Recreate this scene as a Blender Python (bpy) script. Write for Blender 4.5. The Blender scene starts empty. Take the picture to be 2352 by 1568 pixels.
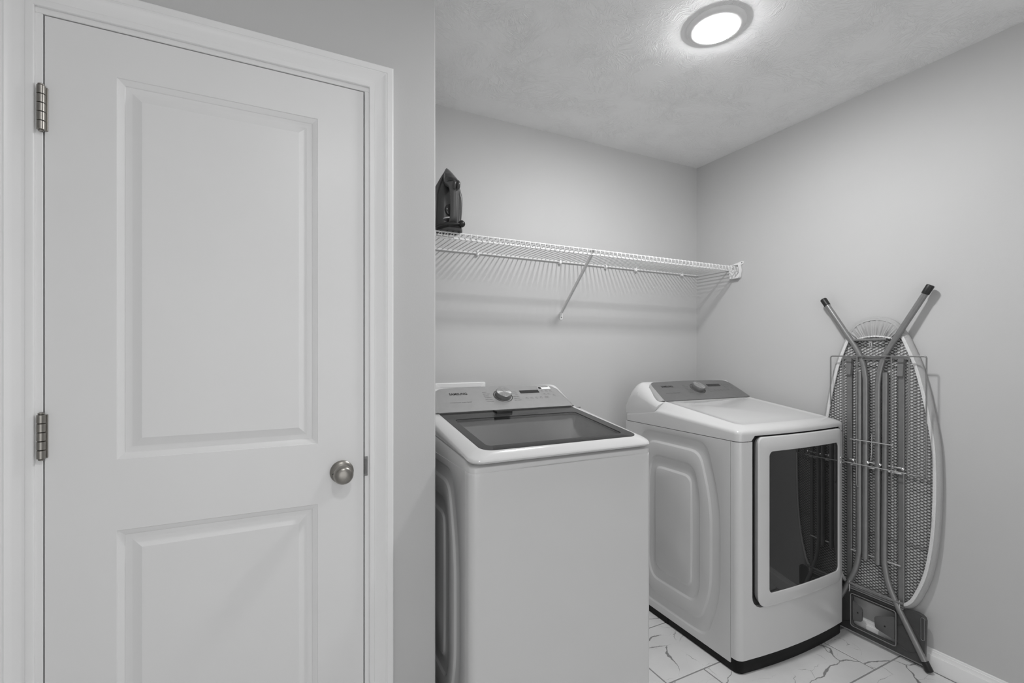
import bpy, bmesh, math, random
from math import pi, sin, cos, sqrt, atan2, radians, hypot
from mathutils import Vector, Matrix
random.seed(7)

# ------------------------------------------------------------------ camera
SC = bpy.context.scene
COL = SC.collection
CAM_H = 1.2668
YAW = math.atan(522.4 / 1062.0)
cd = bpy.data.cameras.new('camera')
cd.sensor_width = 36.0
cd.lens = 36.0 * 1062.0 / 2352.0
cd.shift_y = 29.0 / 2352.0
cd.clip_start = 0.02
cam = bpy.data.objects.new('camera', cd)
cam.location = (0, 0, CAM_H)
cam.rotation_euler = (pi / 2, 0, -YAW)
COL.objects.link(cam)
SC.camera = cam

# ------------------------------------------------------------------ world, exposure
wd = bpy.data.worlds.new('world')
SC.world = wd
wd.use_nodes = True
wd.node_tree.nodes['Background'].inputs[0].default_value = (1.0, 1.0, 1.0, 1)
wd.node_tree.nodes['Background'].inputs[1].default_value = 1.42
SC.view_settings.view_transform = 'Standard'
SC.view_settings.look = 'None'
SC.view_settings.gamma = 1.0
SC.view_settings.use_curve_mapping = False
SC.view_settings.exposure = 0.10
LAMP2 = 125.0         # second ceiling lamp, out of view, added for the light on the door
LAMP = 292.0          # emission of the ceiling disc lamp lens in the laundry corner

# ------------------------------------------------------------------ room dimensions (metres)
XR, YB, H = 2.3395, 2.1086, 2.44      # right wall, back wall, ceiling
YD = 1.43                             # face of the wall with the door
XC = 0.4327                           # outside corner where that wall ends
XL, YF = -1.45, -1.75                 # room limits behind the camera

# ------------------------------------------------------------------ helpers
ORG = {}

def link(name, me, mat, parent=None):
    o = bpy.data.objects.new(name, me)
    COL.objects.link(o)
    if mat is not None and not me.materials:
        me.materials.append(mat)
    if parent is not None:
        o.parent = parent
        ORG[o.name] = ORG.get(parent.name, Vector((0, 0, 0)))
    else:
        ORG[o.name] = Vector((0, 0, 0))
    return o

def tag(o, label=None, cat=None, group=None, kind=None):
    if label: o['label'] = label
    if cat: o['category'] = cat
    if group: o['group'] = group
    if kind: o['kind'] = kind
    return o

def thing(name, loc, label, cat, group=None, kind=None):
    o = bpy.data.objects.new(name, None)
    COL.objects.link(o)
    o.location = loc
    o.empty_display_size = 0.05
    ORG[o.name] = Vector(loc)
    return tag(o, label, cat, group, kind)

class MB:
    """collects world-space geometry for one mesh object"""
    def __init__(s):
        s.v = []; s.f = []
    def add(s, vs, fs):
        b = len(s.v)
        s.v += [tuple(p) for p in vs]
        s.f += [tuple(i + b for i in f) for f in fs]
        return s
    def box(s, x0, x1, y0, y1, z0, z1):
        v = [(x, y, z) for z in (z0, z1) for y in (y0, y1) for x in (x0, x1)]
        return s.add(v, [(0, 2, 3, 1), (4, 5, 7, 6), (0, 1, 5, 4), (2, 6, 7, 3), (0, 4, 6, 2), (1, 3, 7, 5)])
    def bbox(s, x0, x1, y0, y1, z0, z1, b=0.002, seg=2):
        bm = bmesh.new()
        bmesh.ops.create_cube(bm, size=1.0)
        for v in bm.verts:
            v.co = Vector(((x0 + x1) / 2 + v.co.x * (x1 - x0), (y0 + y1) / 2 + v.co.y * (y1 - y0), (z0 + z1) / 2 + v.co.z * (z1 - z0)))
        bmesh.ops.bevel(bm, geom=bm.edges[:], offset=b, segments=seg, affect='EDGES', profile=0.6)
        return s.frombm(bm)
    def frombm(s, bm, M=None):
        bm.verts.index_update()
        vs = [(M @ v.co) if M else v.co.copy() for v in bm.verts]
        fs = [tuple(v.index for v in f.verts) for f in bm.faces]
        bm.free()
        return s.add(vs, fs)
    def loft(s, rings, closed=True, cap0=False, cap1=False, loop=False):
        n = len(rings[0])
        b = len(s.v)
        for r in rings: s.v += [tuple(p) for p in r]
        m = len(rings)
        for k in range(m if loop else m - 1):
            k2 = (k + 1) % m
            for i in range(n if closed else n - 1):
                j = (i + 1) % n
                s.f.append((b + k * n + i, b + k * n + j, b + k2 * n + j, b + k2 * n + i))
        if cap0: s.f.append(tuple(b + i for i in range(n))[::-1])
        if cap1: s.f.append(tuple(b + (m - 1) * n + i for i in range(n)))
        return s
    def tube(s, pts, r, seg=10, closed=False, caps=True, flat=None):
        P = [Vector(p) for p in pts]
        n = len(P)
        rad = r if isinstance(r, (list, tuple)) else [r] * n
        T = []
        for i in range(n):
            if closed: t = P[(i + 1) % n] - P[i - 1]
            elif i == 0: t = P[1] - P[0]
            elif i == n - 1: t = P[-1] - P[-2]
            else: t = (P[i + 1] - P[i]).normalized() + (P[i] - P[i - 1]).normalized()
            T.append(t.normalized())
        u = Vector((0, 0, 1)) if abs(T[0].z) < 0.9 else Vector((1, 0, 0))
        u = (u - T[0] * u.dot(T[0])).normalized()
        rings = []
        for i in range(n):
            u = (u - T[i] * u.dot(T[i])).normalized()
            w = T[i].cross(u)
            rings.append([P[i] + (u * cos(2 * pi * k / seg) + w * sin(2 * pi * k / seg)) * rad[i] for k in range(seg)])
        return s.loft(rings, True, caps and not closed, caps and not closed, closed)
    def lathe(s, prof, origin, axis, seg=32, cap0=True, cap1=True):
        """prof = [(radius, distance along axis)]"""
        a = Vector(axis).normalized()
        u = Vector((0, 0, 1)) if abs(a.z) < 0.9 else Vector((1, 0, 0))
        u = (u - a * u.dot(a)).normalized(); w = a.cross(u)
        o = Vector(origin)
        rings = [[o + a * d + (u * cos(2 * pi * k / seg) + w * sin(2 * pi * k / seg)) * r for k in range(seg)] for r, d in prof]
        return s.loft(rings, True, cap0, cap1)
    def build(s, name, mat, parent=None, smooth=35, recalc=True):
        me = bpy.data.meshes.new(name)
        off = ORG.get(parent.name, Vector((0, 0, 0))) if parent else Vector((0, 0, 0))
        me.from_pydata([(p[0] - off[0], p[1] - off[1], p[2] - off[2]) for p in s.v], [], s.f)
        if recalc:
            bm = bmesh.new(); bm.from_mesh(me)
            bmesh.ops.recalc_face_normals(bm, faces=bm.faces[:])
            bm.to_mesh(me); bm.free()
        if smooth:
            me.polygons.foreach_set('use_smooth', [True] * len(me.polygons))
            me.set_sharp_from_angle(angle=radians(smooth))
        me.update()
        return link(name, me, mat, parent)

def rrect(x0, x1, y0, y1, r, nc=6, ne=12):
    """rounded rectangle, fixed point count, counter-clockwise from bottom-left; r = number or (bl, br, tr, tl)"""
    R = r if isinstance(r, (list, tuple)) else (r, r, r, r)
    C = [(x0 + R[0], y0 + R[0], pi, R[0]), (x1 - R[1], y0 + R[1], 1.5 * pi, R[1]), (x1 - R[2], y1 - R[2], 0, R[2]), (x0 + R[3], y1 - R[3], .5 * pi, R[3])]
    out = []
    for k in range(4):
        cx, cy, a0, rr = C[k]
        arc = [(cx + rr * cos(a0 + .5 * pi * i / nc), cy + rr * sin(a0 + .5 * pi * i / nc)) for i in range(nc + 1)]
        out += arc
        nx = C[(k + 1) % 4]
        p, q = arc[-1], (nx[0] + nx[3] * cos(nx[2]), nx[1] + nx[3] * sin(nx[2]))
        out += [(p[0] + (q[0] - p[0]) * i / ne, p[1] + (q[1] - p[1]) * i / ne) for i in range(1, ne)]
    return out

def catmull(P, sub=6, closed=False):
    out = []
    n = len(P)
    rng = range(n) if closed else range(n - 1)
    for i in rng:
        p0 = P[i - 1] if (closed or i > 0) else P[0]
        p1 = P[i]; p2 = P[(i + 1) % n]
        p3 = P[(i + 2) % n] if (closed or i + 2 < n) else P[-1]
        for k in range(sub):
            t = k / sub
            out.append(tuple(.5 * (2 * b + (c - a) * t + (2 * a - 5 * b + 4 * c - d) * t * t + (-a + 3 * b - 3 * c + d) * t ** 3) for a, b, c, d in zip(p0, p1, p2, p3)))
    if not closed: out.append(tuple(P[-1]))
    return out

def roundpoly(P, r, n=6):
    """round the corners of a closed 2D polygon; r per corner or number"""
    out = []
    m = len(P)
    for i in range(m):
        a, b, c = Vector(P[i - 1]), Vector(P[i]), Vector(P[(i + 1) % m])
        rr = r[i] if isinstance(r, (list, tuple)) else r
        u, w = (a - b), (c - b)
        d = min(rr, u.length * .48, w.length * .48)
        p, q = b + u.normalized() * d, b + w.normalized() * d
        for k in range(n + 1):
            t = k / n
            out.append(tuple(p * (1 - t) ** 2 + b * 2 * t * (1 - t) + q * t * t))
    return out

def resample_polar(P, c, n, a0=0.0):
    """intersect rays from c with a star-shaped closed polygon P"""
    out = []
    m = len(P)
    for k in range(n):
        a = a0 + 2 * pi * k / n
        dx, dy = cos(a), sin(a)
        best = None
        for i in range(m):
            x1, y1 = P[i][0] - c[0], P[i][1] - c[1]
            x2, y2 = P[(i + 1) % m][0] - c[0], P[(i + 1) % m][1] - c[1]
            ex, ey = x2 - x1, y2 - y1
            den = dx * ey - dy * ex
            if abs(den) < 1e-12: continue
            t = (x1 * ey - y1 * ex) / den
            s = (x1 * dy - y1 * dx) / den
            if t > 0 and -1e-9 <= s <= 1 + 1e-9:
                if best is None or t > best: best = t
        out.append((c[0] + dx * best, c[1] + dy * best))
    return out

def offset2d(P, d):
    """inward offset of a closed smooth counter-clockwise 2D polyline"""
    n = len(P); out = []
    for i in range(n):
        a, b = P[i - 1], P[(i + 1) % n]
        tx, ty = b[0] - a[0], b[1] - a[1]
        L = hypot(tx, ty) or 1
        out.append((P[i][0] - ty / L * d, P[i][1] + tx / L * d))
    return out

def inside(p, P):
    x, y = p; c = False; n = len(P)
    for i in range(n):
        x1, y1 = P[i]; x2, y2 = P[i - 1]
        if (y1 > y) != (y2 > y) and x < (x2 - x1) * (y - y1) / (y2 - y1) + x1: c = not c
    return c

# ------------------------------------------------------------------ materials
def nodes_of(name):
    m = bpy.data.materials.new(name); m.use_nodes = True
    nt = m.node_tree
    return m, nt, nt.nodes, nt.links, nt.nodes['Principled BSDF']

def grey(c):
    return (c, c, c, 1) if not isinstance(c, (tuple, list)) else (*c, 1)

def pm(name, col, rough=.5, metal=0.0, spec=.5, coat=0.0, nscale=0, namp=0.0, bump=0.0, bscale=200, bdist=.001, aniso=0):
    m, nt, N, L, b = nodes_of(name)
    b.inputs['Base Color'].default_value = grey(col)
    b.inputs['Roughness'].default_value = rough
    b.inputs['Metallic'].default_value = metal
    b.inputs['Specular IOR Level'].default_value = spec
    b.inputs['Coat Weight'].default_value = coat
    b.inputs['Coat Roughness'].default_value = .08
    if aniso: b.inputs['Anisotropic'].default_value = aniso
    tc = N.new('ShaderNodeTexCoord')
    if namp:
        t = N.new('ShaderNodeTexNoise'); t.inputs['Scale'].default_value = nscale; t.inputs['Detail'].default_value = 4
        L.new(tc.outputs['Object'], t.inputs['Vector'])
        cr = N.new('ShaderNodeValToRGB')
        c = grey(col)
        cr.color_ramp.elements[0].position = .3; cr.color_ramp.elements[1].position = .7
        cr.color_ramp.elements[0].color = tuple(x * (1 - namp) for x in c[:3]) + (1,)
        cr.color_ramp.elements[1].color = tuple(min(1, x * (1 + namp)) for x in c[:3]) + (1,)
        L.new(t.outputs['Fac'], cr.inputs[0]); L.new(cr.outputs[0], b.inputs['Base Color'])
    if bump:
        t = N.new('ShaderNodeTexNoise'); t.inputs['Scale'].default_value = bscale; t.inputs['Detail'].default_value = 3
        L.new(tc.outputs['Object'], t.inputs['Vector'])
        bp = N.new('ShaderNodeBump'); bp.inputs['Strength'].default_value = bump; bp.inputs['Distance'].default_value = bdist
        L.new(t.outputs['Fac'], bp.inputs['Height']); L.new(bp.outputs[0], b.inputs['Normal'])
    return m

M = {}
M['wall'] = pm('wall_paint', .56, .62, spec=.35, nscale=3, namp=.012, bump=.12, bscale=220, bdist=.0012)
M['trim'] = pm('trim_enamel', .84, .34, spec=.45, nscale=5, namp=.01, bump=.04, bscale=90, bdist=.0006)
M['door'] = pm('door_enamel', .79, .38, spec=.45, nscale=4, namp=.01, bump=.06, bscale=160, bdist=.0005)
M['white'] = pm('appliance_enamel', .65, .16, spec=.5, coat=.25, nscale=6, namp=.006)
M['whiteplastic'] = pm('white_plastic', .85, .32, spec=.5, nscale=8, namp=.01)
M['wire'] = pm('white_coated_wire', .82, .35, spec=.45, nscale=20, namp=.02)
M['console'] = pm('grey_console_metal', .42, .36, metal=.55, spec=.5, nscale=30, namp=.03)
M['console_dark'] = pm('dark_grey_console', .20, .34, metal=.35, spec=.5, nscale=30, namp=.03)
M['console_bevel'] = pm('console_bevel_highlight', .46, .3, metal=.35, nscale=30, namp=.03)  # paler grey: highlight on the left console bevel painted into the colour
M['ink'] = pm('black_ink', .012, .6, nscale=40, namp=.1)
M['ink2'] = pm('grey_ink', .07, .6, nscale=40, namp=.1)
M['paper'] = pm('white_sticker', .85, .5, nscale=40, namp=.02)
M['screen'] = pm('dark_display', .014, .12, nscale=20, namp=.1)
M['blackglass'] = pm('black_door_glass', .022, .02, spec=.6, nscale=4, namp=.1)
M['frit'] = pm('dark_grey_lid_glass', .042, .12, spec=.14, nscale=10, namp=.02)
M['dark'] = pm('black_plastic', .012, .42, nscale=12, namp=.15)
M['recess'] = pm('dark_grey_plastic', .05, .4, nscale=12, namp=.1)
M['base'] = pm('toe_base_black', .006, .5, spec=.2, nscale=10, namp=.15)
M['rubber'] = pm('black_rubber', .010, .45, nscale=30, namp=.15)
M['steel'] = pm('grey_powder_coat_tube', .255, .36, metal=.45, spec=.5, nscale=40, namp=.05)
M['steel2'] = pm('grey_powder_coat_rail', .23, .42, metal=.35, nscale=40, namp=.05)
M['chrome'] = pm('bright_wire', .72, .28, metal=.75, nscale=30, namp=.05)
M['meshsteel'] = pm('expanded_steel', .085, .42, metal=.35, nscale=40, namp=.1)
M['plate'] = pm('dark_grey_plate', .075, .36, metal=.3, nscale=25, namp=.08)
M['pad'] = pm('silicone_pad', .115, .55, nscale=30, namp=.05)
M['fabric'] = pm('grey_cotton_cover', .43, .85, spec=.2, nscale=500, namp=.06, bump=.25, bscale=900, bdist=.0006)
M['hem'] = pm('white_elastic_hem', .74, .8, spec=.2, nscale=350, namp=.08, bump=.4, bscale=500, bdist=.001)
M['felt'] = pm('white_felt_pad', .85, .9, spec=.1, nscale=120, namp=.04)
M['nickel'] = pm('satin_nickel', (.31, .297, .275), .34, metal=1.0, nscale=60, namp=.05)
M['ironbody'] = pm('charcoal_iron_plastic', .045, .3, spec=.5, nscale=20, namp=.06)
M['ironlight'] = pm('grey_iron_plastic', .085, .34, spec=.5, nscale=20, namp=.05)
M['irontank'] = pm('smoke_tank_plastic', .028, .12, nscale=15, namp=.1)
M['grout'] = pm('grey_grout', .27, .85, nscale=60, namp=.12, bump=.3, bscale=300)
M['tub'] = pm('tub_grey', .45, .35, nscale=12, namp=.03)

def brushed():
    m, nt, N, L, b = nodes_of('brushed_knob_metal')
    b.inputs['Base Color'].default_value = (.62, .62, .62, 1)
    b.inputs['Metallic'].default_value = 1.0
    b.inputs['Roughness'].default_value = .26
    b.inputs['Anisotropic'].default_value = .85
    tg = N.new('ShaderNodeTangent'); tg.direction_type = 'RADIAL'; tg.axis = 'Z'
    L.new(tg.outputs[0], b.inputs['Tangent'])
    tc = N.new('ShaderNodeTexCoord'); n = N.new('ShaderNodeTexNoise'); n.inputs['Scale'].default_value = 80
    L.new(tc.outputs['Object'], n.inputs['Vector'])
    mr = N.new('ShaderNodeMapRange'); mr.inputs['To Min'].default_value = .22; mr.inputs['To Max'].default_value = .32
    L.new(n.outputs['Fac'], mr.inputs[0]); L.new(mr.outputs[0], b.inputs['Roughness'])
    return m
M['brushed'] = brushed()

def lidpane():
    m, nt, N, L, b = nodes_of('smoked_lid_pane')
    out = N['Material Output']
    tr = N.new('ShaderNodeBsdfTransparent'); tr.inputs[0].default_value = (.66, .66, .66, 1)
    gl = N.new('ShaderNodeBsdfGlossy'); gl.inputs['Roughness'].default_value = .05; gl.inputs[0].default_value = (1, 1, 1, 1)
    fr = N.new('ShaderNodeFresnel'); fr.inputs['IOR'].default_value = 1.2
    n = N.new('ShaderNodeTexNoise'); n.inputs['Scale'].default_value = 15
    tc = N.new('ShaderNodeTexCoord'); L.new(tc.outputs['Object'], n.inputs['Vector'])
    bp = N.new('ShaderNodeBump'); bp.inputs['Strength'].default_value = .01; bp.inputs['Distance'].default_value = .0005
    L.new(n.outputs['Fac'], bp.inputs['Height']); L.new(bp.outputs[0], gl.inputs['Normal'])
    mx = N.new('ShaderNodeMixShader')
    L.new(fr.outputs[0], mx.inputs[0]); L.new(tr.outputs[0], mx.inputs[1]); L.new(gl.outputs[0], mx.inputs[2])
    L.new(mx.outputs[0], out.inputs['Surface'])
    return m
M['pane'] = lidpane()

def lampmat(name, s):
    m, nt, N, L, b = nodes_of(name)
    b.inputs['Base Color'].default_value = (.9, .9, .9, 1)
    b.inputs['Emission Color'].default_value = (1, 1, 1, 1)
    b.inputs['Emission Strength'].default_value = s
    return m
M['lamp'] = lampmat('lamp_diffuser', LAMP)
M['lamp2'] = lampmat('lamp_diffuser_added', LAMP2)

def ceilmat():
    m, nt, N, L, b = nodes_of('textured_ceiling')
    b.inputs['Base Color'].default_value = (.90, .90, .90, 1)
    b.inputs['Roughness'].default_value = .75
    b.inputs['Specular IOR Level'].default_value = .25
    geo = N.new('ShaderNodeNewGeometry')
    # warped position -> cells, each cell a slap of the brush with its own direction
    wn = N.new('ShaderNodeTexNoise'); wn.inputs['Scale'].default_value = 9; wn.inputs['Detail'].default_value = 2
    L.new(geo.outputs['Position'], wn.inputs['Vector'])
    wm = N.new('ShaderNodeVectorMath'); wm.operation = 'MULTIPLY_ADD'
    wm.inputs[1].default_value = (.10, .10, 0)
    L.new(wn.outputs['Color'], wm.inputs[0]); L.new(geo.outputs['Position'], wm.inputs[2])
    def layer(vscale, nscale, seedofs, sy):
        mp = N.new('ShaderNodeMapping'); mp.inputs['Location'].default_value = seedofs
        L.new(wm.outputs[0], mp.inputs['Vector'])
        vo = N.new('ShaderNodeTexVoronoi'); vo.inputs['Scale'].default_value = vscale; vo.feature = 'F1'
        L.new(mp.outputs[0], vo.inputs['Vector'])
        sp = N.new('ShaderNodeSeparateColor'); L.new(vo.outputs['Color'], sp.inputs[0])
        an = N.new('ShaderNodeMath'); an.operation = 'MULTIPLY'; an.inputs[1].default_value = 6.283
        L.new(sp.outputs[0], an.inputs[0])
        vr = N.new('ShaderNodeVectorRotate'); vr.rotation_type = 'Z_AXIS'
        L.new(mp.outputs[0], vr.inputs['Vector']); L.new(an.outputs[0], vr.inputs['Angle'])
        sc = N.new('ShaderNodeVectorMath'); sc.operation = 'MULTIPLY'; sc.inputs[1].default_value = (1.0, sy, 1.0)
        L.new(vr.outputs[0], sc.inputs[0])
        no = N.new('ShaderNodeTexNoise'); no.inputs['Scale'].default_value = nscale; no.inputs['Detail'].default_value = 3
        no.inputs['Distortion'].default_value = .6
        L.new(sc.outputs[0], no.inputs['Vector'])
        # ridge
        s1 = N.new('ShaderNodeMath'); s1.operation = 'SUBTRACT'; s1.inputs[1].default_value = .5
        L.new(no.outputs['Fac'], s1.inputs[0])
        ab = N.new('ShaderNodeMath'); ab.operation = 'ABSOLUTE'; L.new(s1.outputs[0], ab.inputs[0])
        mr = N.new('ShaderNodeMapRange'); mr.inputs['From Min'].default_value = 0; mr.inputs['From Max'].default_value = .055
        mr.inputs['To Min'].default_value = 1; mr.inputs['To Max'].default_value = 0
        L.new(ab.outputs[0], mr.inputs[0])
        # mask
        mk = N.new('ShaderNodeTexNoise'); mk.inputs['Scale'].default_value = nscale * .35; mk.inputs['Detail'].default_value = 1
        L.new(mp.outputs[0], mk.inputs['Vector'])
        mm = N.new('ShaderNodeMapRange'); mm.inputs['From Min'].default_value = .36; mm.inputs['From Max'].default_value = .66
        L.new(mk.outputs['Fac'], mm.inputs[0])
        mu = N.new('ShaderNodeMath'); mu.operation = 'MULTIPLY'
        L.new(mr.outputs[0], mu.inputs[0]); L.new(mm.outputs[0], mu.inputs[1])
        return mu
    a = layer(7.5, 16, (0, 0, 0), 5.0)
    c = layer(11, 24, (3.1, 1.7, 0), 4.0)
    ad = N.new('ShaderNodeMath'); ad.operation = 'ADD'
    L.new(a.outputs[0], ad.inputs[0]); L.new(c.outputs[0], ad.inputs[1])
    bp = N.new('ShaderNodeBump'); bp.inputs['Strength'].default_value = .54; bp.inputs['Distance'].default_value = .0026
    L.new(ad.outputs[0], bp.inputs['Height']); L.new(bp.outputs[0], b.inputs['Normal'])
    return m
M['ceiling'] = ceilmat()

def tilemat():
    m, nt, N, L, b = nodes_of('marble_tile')
    b.inputs['Roughness'].default_value = .28
    oi = N.new('ShaderNodeObjectInfo')
    geo = N.new('ShaderNodeNewGeometry')
    cb = N.new('ShaderNodeCombineXYZ')
    mu = N.new('ShaderNodeMath'); mu.operation = 'MULTIPLY'; mu.inputs[1].default_value = 37.0
    L.new(oi.outputs['Random'], mu.inputs[0])
    L.new(mu.outputs[0], cb.inputs[2])
    ad = N.new('ShaderNodeVectorMath'); L.new(geo.outputs['Position'], ad.inputs[0]); L.new(cb.outputs[0], ad.inputs[1])
    wn = N.new('ShaderNodeTexNoise'); wn.inputs['Scale'].default_value = 7; wn.inputs['Detail'].default_value = 5
    L.new(ad.outputs[0], wn.inputs['Vector'])
    wm = N.new('ShaderNodeVectorMath'); wm.operation = 'MULTIPLY_ADD'; wm.inputs[1].default_value = (.11, .11, .11)
    L.new(wn.outputs['Color'], wm.inputs[0]); L.new(ad.outputs[0], wm.inputs[2])
    def vein(scale, wmax, dark, lo, hi):
        mp = N.new('ShaderNodeMapping'); mp.inputs['Rotation'].default_value = (0, 0, .6); mp.inputs['Scale'].default_value = (1, 1.9, 1)
        L.new(wm.outputs[0], mp.inputs['Vector'])
        vo = N.new('ShaderNodeTexVoronoi'); vo.feature = 'DISTANCE_TO_EDGE'; vo.inputs['Scale'].default_value = scale
        L.new(mp.outputs[0], vo.inputs['Vector'])
        wv = N.new('ShaderNodeTexNoise'); wv.inputs['Scale'].default_value = scale * 1.7; wv.inputs['Detail'].default_value = 2
        L.new(ad.outputs[0], wv.inputs['Vector'])
        mk = N.new('ShaderNodeMapRange'); mk.inputs['From Min'].default_value = lo; mk.inputs['From Max'].default_value = hi
        mk.inputs['To Min'].default_value = 0.0; mk.inputs['To Max'].default_value = wmax
        L.new(wv.outputs['Fac'], mk.inputs[0])
        dv = N.new('ShaderNodeMath'); dv.operation = 'DIVIDE'
        mxw = N.new('ShaderNodeMath'); mxw.operation = 'MAXIMUM'; mxw.inputs[1].default_value = .0004
        L.new(mk.outputs[0], mxw.inputs[0])
        L.new(vo.outputs['Distance'], dv.inputs[0]); L.new(mxw.outputs[0], dv.inputs[1])
        mr = N.new('ShaderNodeMapRange'); mr.inputs['From Min'].default_value = .55; mr.inputs['From Max'].default_value = 1.0
        mr.inputs['To Min'].default_value = dark; mr.inputs['To Max'].default_value = 0.0
        L.new(dv.outputs[0], mr.inputs[0])
        return mr
    v1 = vein(2.4, .030, .85, .43, .72)
    v2 = vein(4.6, .020, .6, .48, .76)
    mx = N.new('ShaderNodeMath'); mx.operation = 'MAXIMUM'
    L.new(v1.outputs[0], mx.inputs[0]); L.new(v2.outputs[0], mx.inputs[1])
    cl = N.new('ShaderNodeTexNoise'); cl.inputs['Scale'].default_value = 3.5; cl.inputs['Detail'].default_value = 4
    L.new(ad.outputs[0], cl.inputs['Vector'])
    cr = N.new('ShaderNodeValToRGB')
    cr.color_ramp.elements[0].color = (.64, .64, .64, 1); cr.color_ramp.elements[1].color = (.73, .73, .73, 1)
    cr.color_ramp.elements[0].position = .35; cr.color_ramp.elements[1].position = .65
    L.new(cl.outputs['Fac'], cr.inputs[0])
    mix = N.new('ShaderNodeMix'); mix.data_type = 'RGBA'
    L.new(mx.outputs[0], mix.inputs[0]); L.new(cr.outputs[0], mix.inputs[6])
    mix.inputs[7].default_value = (.15, .15, .15, 1)
    L.new(mix.outputs[2], b.inputs['Base Color'])
    return m
M['tile'] = tilemat()

# ------------------------------------------------------------------ the setting
def struct(mb, name, mat, parent=None, smooth=35):
    o = mb.build(name, mat, parent, smooth)
    if parent is None: o['kind'] = 'structure'
    return o

# floor: recessed grout bed with separate tiles
floor = struct(MB().box(XL - .1, XR + .1, YF - .1, YB + .1, -.10, -.0014), 'floor', M['grout'])
TP, TG = .3085, .0062            # tile pitch across, joint
TL_ = .6136                      # tile pitch along the back wall
tile_cache = {}
def tile_mesh(w, d):
    key = (round(w, 4), round(d, 4))
    if key not in tile_cache:
        b = .0012
        mb = MB()
        r0 = [(0, 0, -.012), (w, 0, -.012), (w, d, -.012), (0, d, -.012)]
        r1 = [(0, 0, -b), (w, 0, -b), (w, d, -b), (0, d, -b)]
        r2 = [(b, b, 0), (w - b, b, 0), (w - b, d - b, 0), (b, d - b, 0)]
        mb.loft([r0, r1, r2], True, False, True)
        me = bpy.data.meshes.new('tile')
        me.from_pydata(mb.v, [], mb.f)
        me.materials.append(M['tile'])
        me.update()
        tile_cache[key] = me
    return tile_cache[key]
for i in range(-9, 4):
    y0 = 1.0235 + TP * i + TG / 2
    y1 = y0 + TP - TG
    ya, yb = max(y0, YF), min(y1, YB)
    if yb - ya < .01: continue
    base = 1.515 - .1945 * (i if i >= 0 else i)
    k0 = math.floor((XL - base) / TL_) - 1
    for k in range(k0, k0 + 12):
        x0 = base + k * TL_ + TG / 2
        x1 = x0 + TL_ - TG
        xa, xb = max(x0, XL), min(x1, XR)
        if xb - xa < .02: continue
        o = link('tile', tile_mesh(xb - xa, yb - ya), None, floor)
        o.location = (xa, ya, 0)

struct(MB().box(XL - .1, XR + .1, YF - .1, YB + .1, H, H + .1), 'ceiling', M['ceiling'])
struct(MB().box(XC - .12, XR + .12, YB, YB + .12, -.05, H + .02), 'wall_back', M['wall'])
struct(MB().box(XR, XR + .12, YF - .1, YB + .12, -.05, H + .02), 'wall_right', M['wall'])
struct(MB().box(XL - .12, XL, YF - .1, YD + .12, -.05, H + .02), 'wall_far_left', M['wall'])
# wide unseen opening added behind the camera so the world light fills the room
OPX0, OPX1, OPZ = -1.15, 1.35, 2.15
struct(MB().box(XL - .1, OPX0, YF - .12, YF, -.05, H + .02).box(OPX1, XR + .1, YF - .12, YF, -.05, H + .02).box(OPX0, OPX1, YF - .12, YF, OPZ, H + .02), 'wall_behind', M['wall'])

# wall with the door opening, ending in a rounded outside corner and returning to the back wall
DX0, DX1, DZ1 = -.4953, .2109, 2.0457        # door slab
JX0, JX1, JZ1 = DX0 - .0032, DX1 + .0032, DZ1 + .0032
OX0, OX1, OZ1 = JX0 - .018, JX1 + .018, JZ1 + .018
wl = MB()
WT = .115
wl.box(XL, OX0, YD, YD + WT, 0, H)
wl.box(OX0, OX1, YD, YD + WT, OZ1, H)
rc = .006
prof = [(OX1, YD)] + [(XC - rc + rc * sin(a * pi / 16), YD + rc - rc * cos(a * pi / 16)) for a in range(9)] + [(XC, YB), (XC - WT, YB), (XC - WT, YD + WT), (OX1, YD + WT)]
wl.loft([[(x, y, 0) for x, y in prof], [(x, y, H) for x, y in prof]], True, True, True)
wall_left = struct(wl, 'wall_left', M['wall'], smooth=40)

# door with jamb, hinges, knob
door = thing('door_1', (DX0, YD, 0), 'white two-panel interior door with satin nickel knob', None, kind='structure')
def panel_rect_rings(x0, x1, z0, z1):
    prof = [(0, 0), (.0015, .0022), (.006, .0035), (.0135, .0072), (.0150, .0090), (.0200, .0100), (.0270, .0104), (.0292, .0098), (.0470, .0024), (.0490, .0016)]
    return [[(x0 + i, YD + d, z0 + i), (x1 - i, YD + d, z0 + i), (x1 - i, YD + d, z1 - i), (x0 + i, YD + d, z1 - i)] for i, d in prof]
sl = MB()
PX0, PX1 = -.3655, .0850
P_UP = (1.0110, 1.9385); P_LO = (.235, .8387)
def quadf(mb, x0, x1, z0, z1, y): mb.add([(x0, y, z0), (x1, y, z0), (x1, y, z1), (x0, y, z1)], [(0, 1, 2, 3)])
quadf(sl, DX0, PX0, .012, DZ1, YD); quadf(sl, PX1, DX1, .012, DZ1, YD)
quadf(sl, PX0, PX1, .012, P_LO[0], YD); quadf(sl, PX0, PX1, P_LO[1], P_UP[0], YD); quadf(sl, PX0, PX1, P_UP[1], DZ1, YD)
sl.loft(panel_rect_rings(PX0, PX1, *P_LO), True, False, True)
sl.loft(panel_rect_rings(PX0, PX1, *P_UP), True, False, True)
yb = YD + .035
sl.add([(DX0, YD, .012), (DX0, yb, .012), (DX0, yb, DZ1), (DX0, YD, DZ1)], [(0, 1, 2, 3)])
sl.add([(DX1, YD, .012), (DX1, yb, .012), (DX1, yb, DZ1), (DX1, YD, DZ1)], [(0, 1, 2, 3)])
sl.add([(DX0, YD, DZ1), (DX1, YD, DZ1), (DX1, yb, DZ1), (DX0, yb, DZ1)], [(0, 1, 2, 3)])
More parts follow.
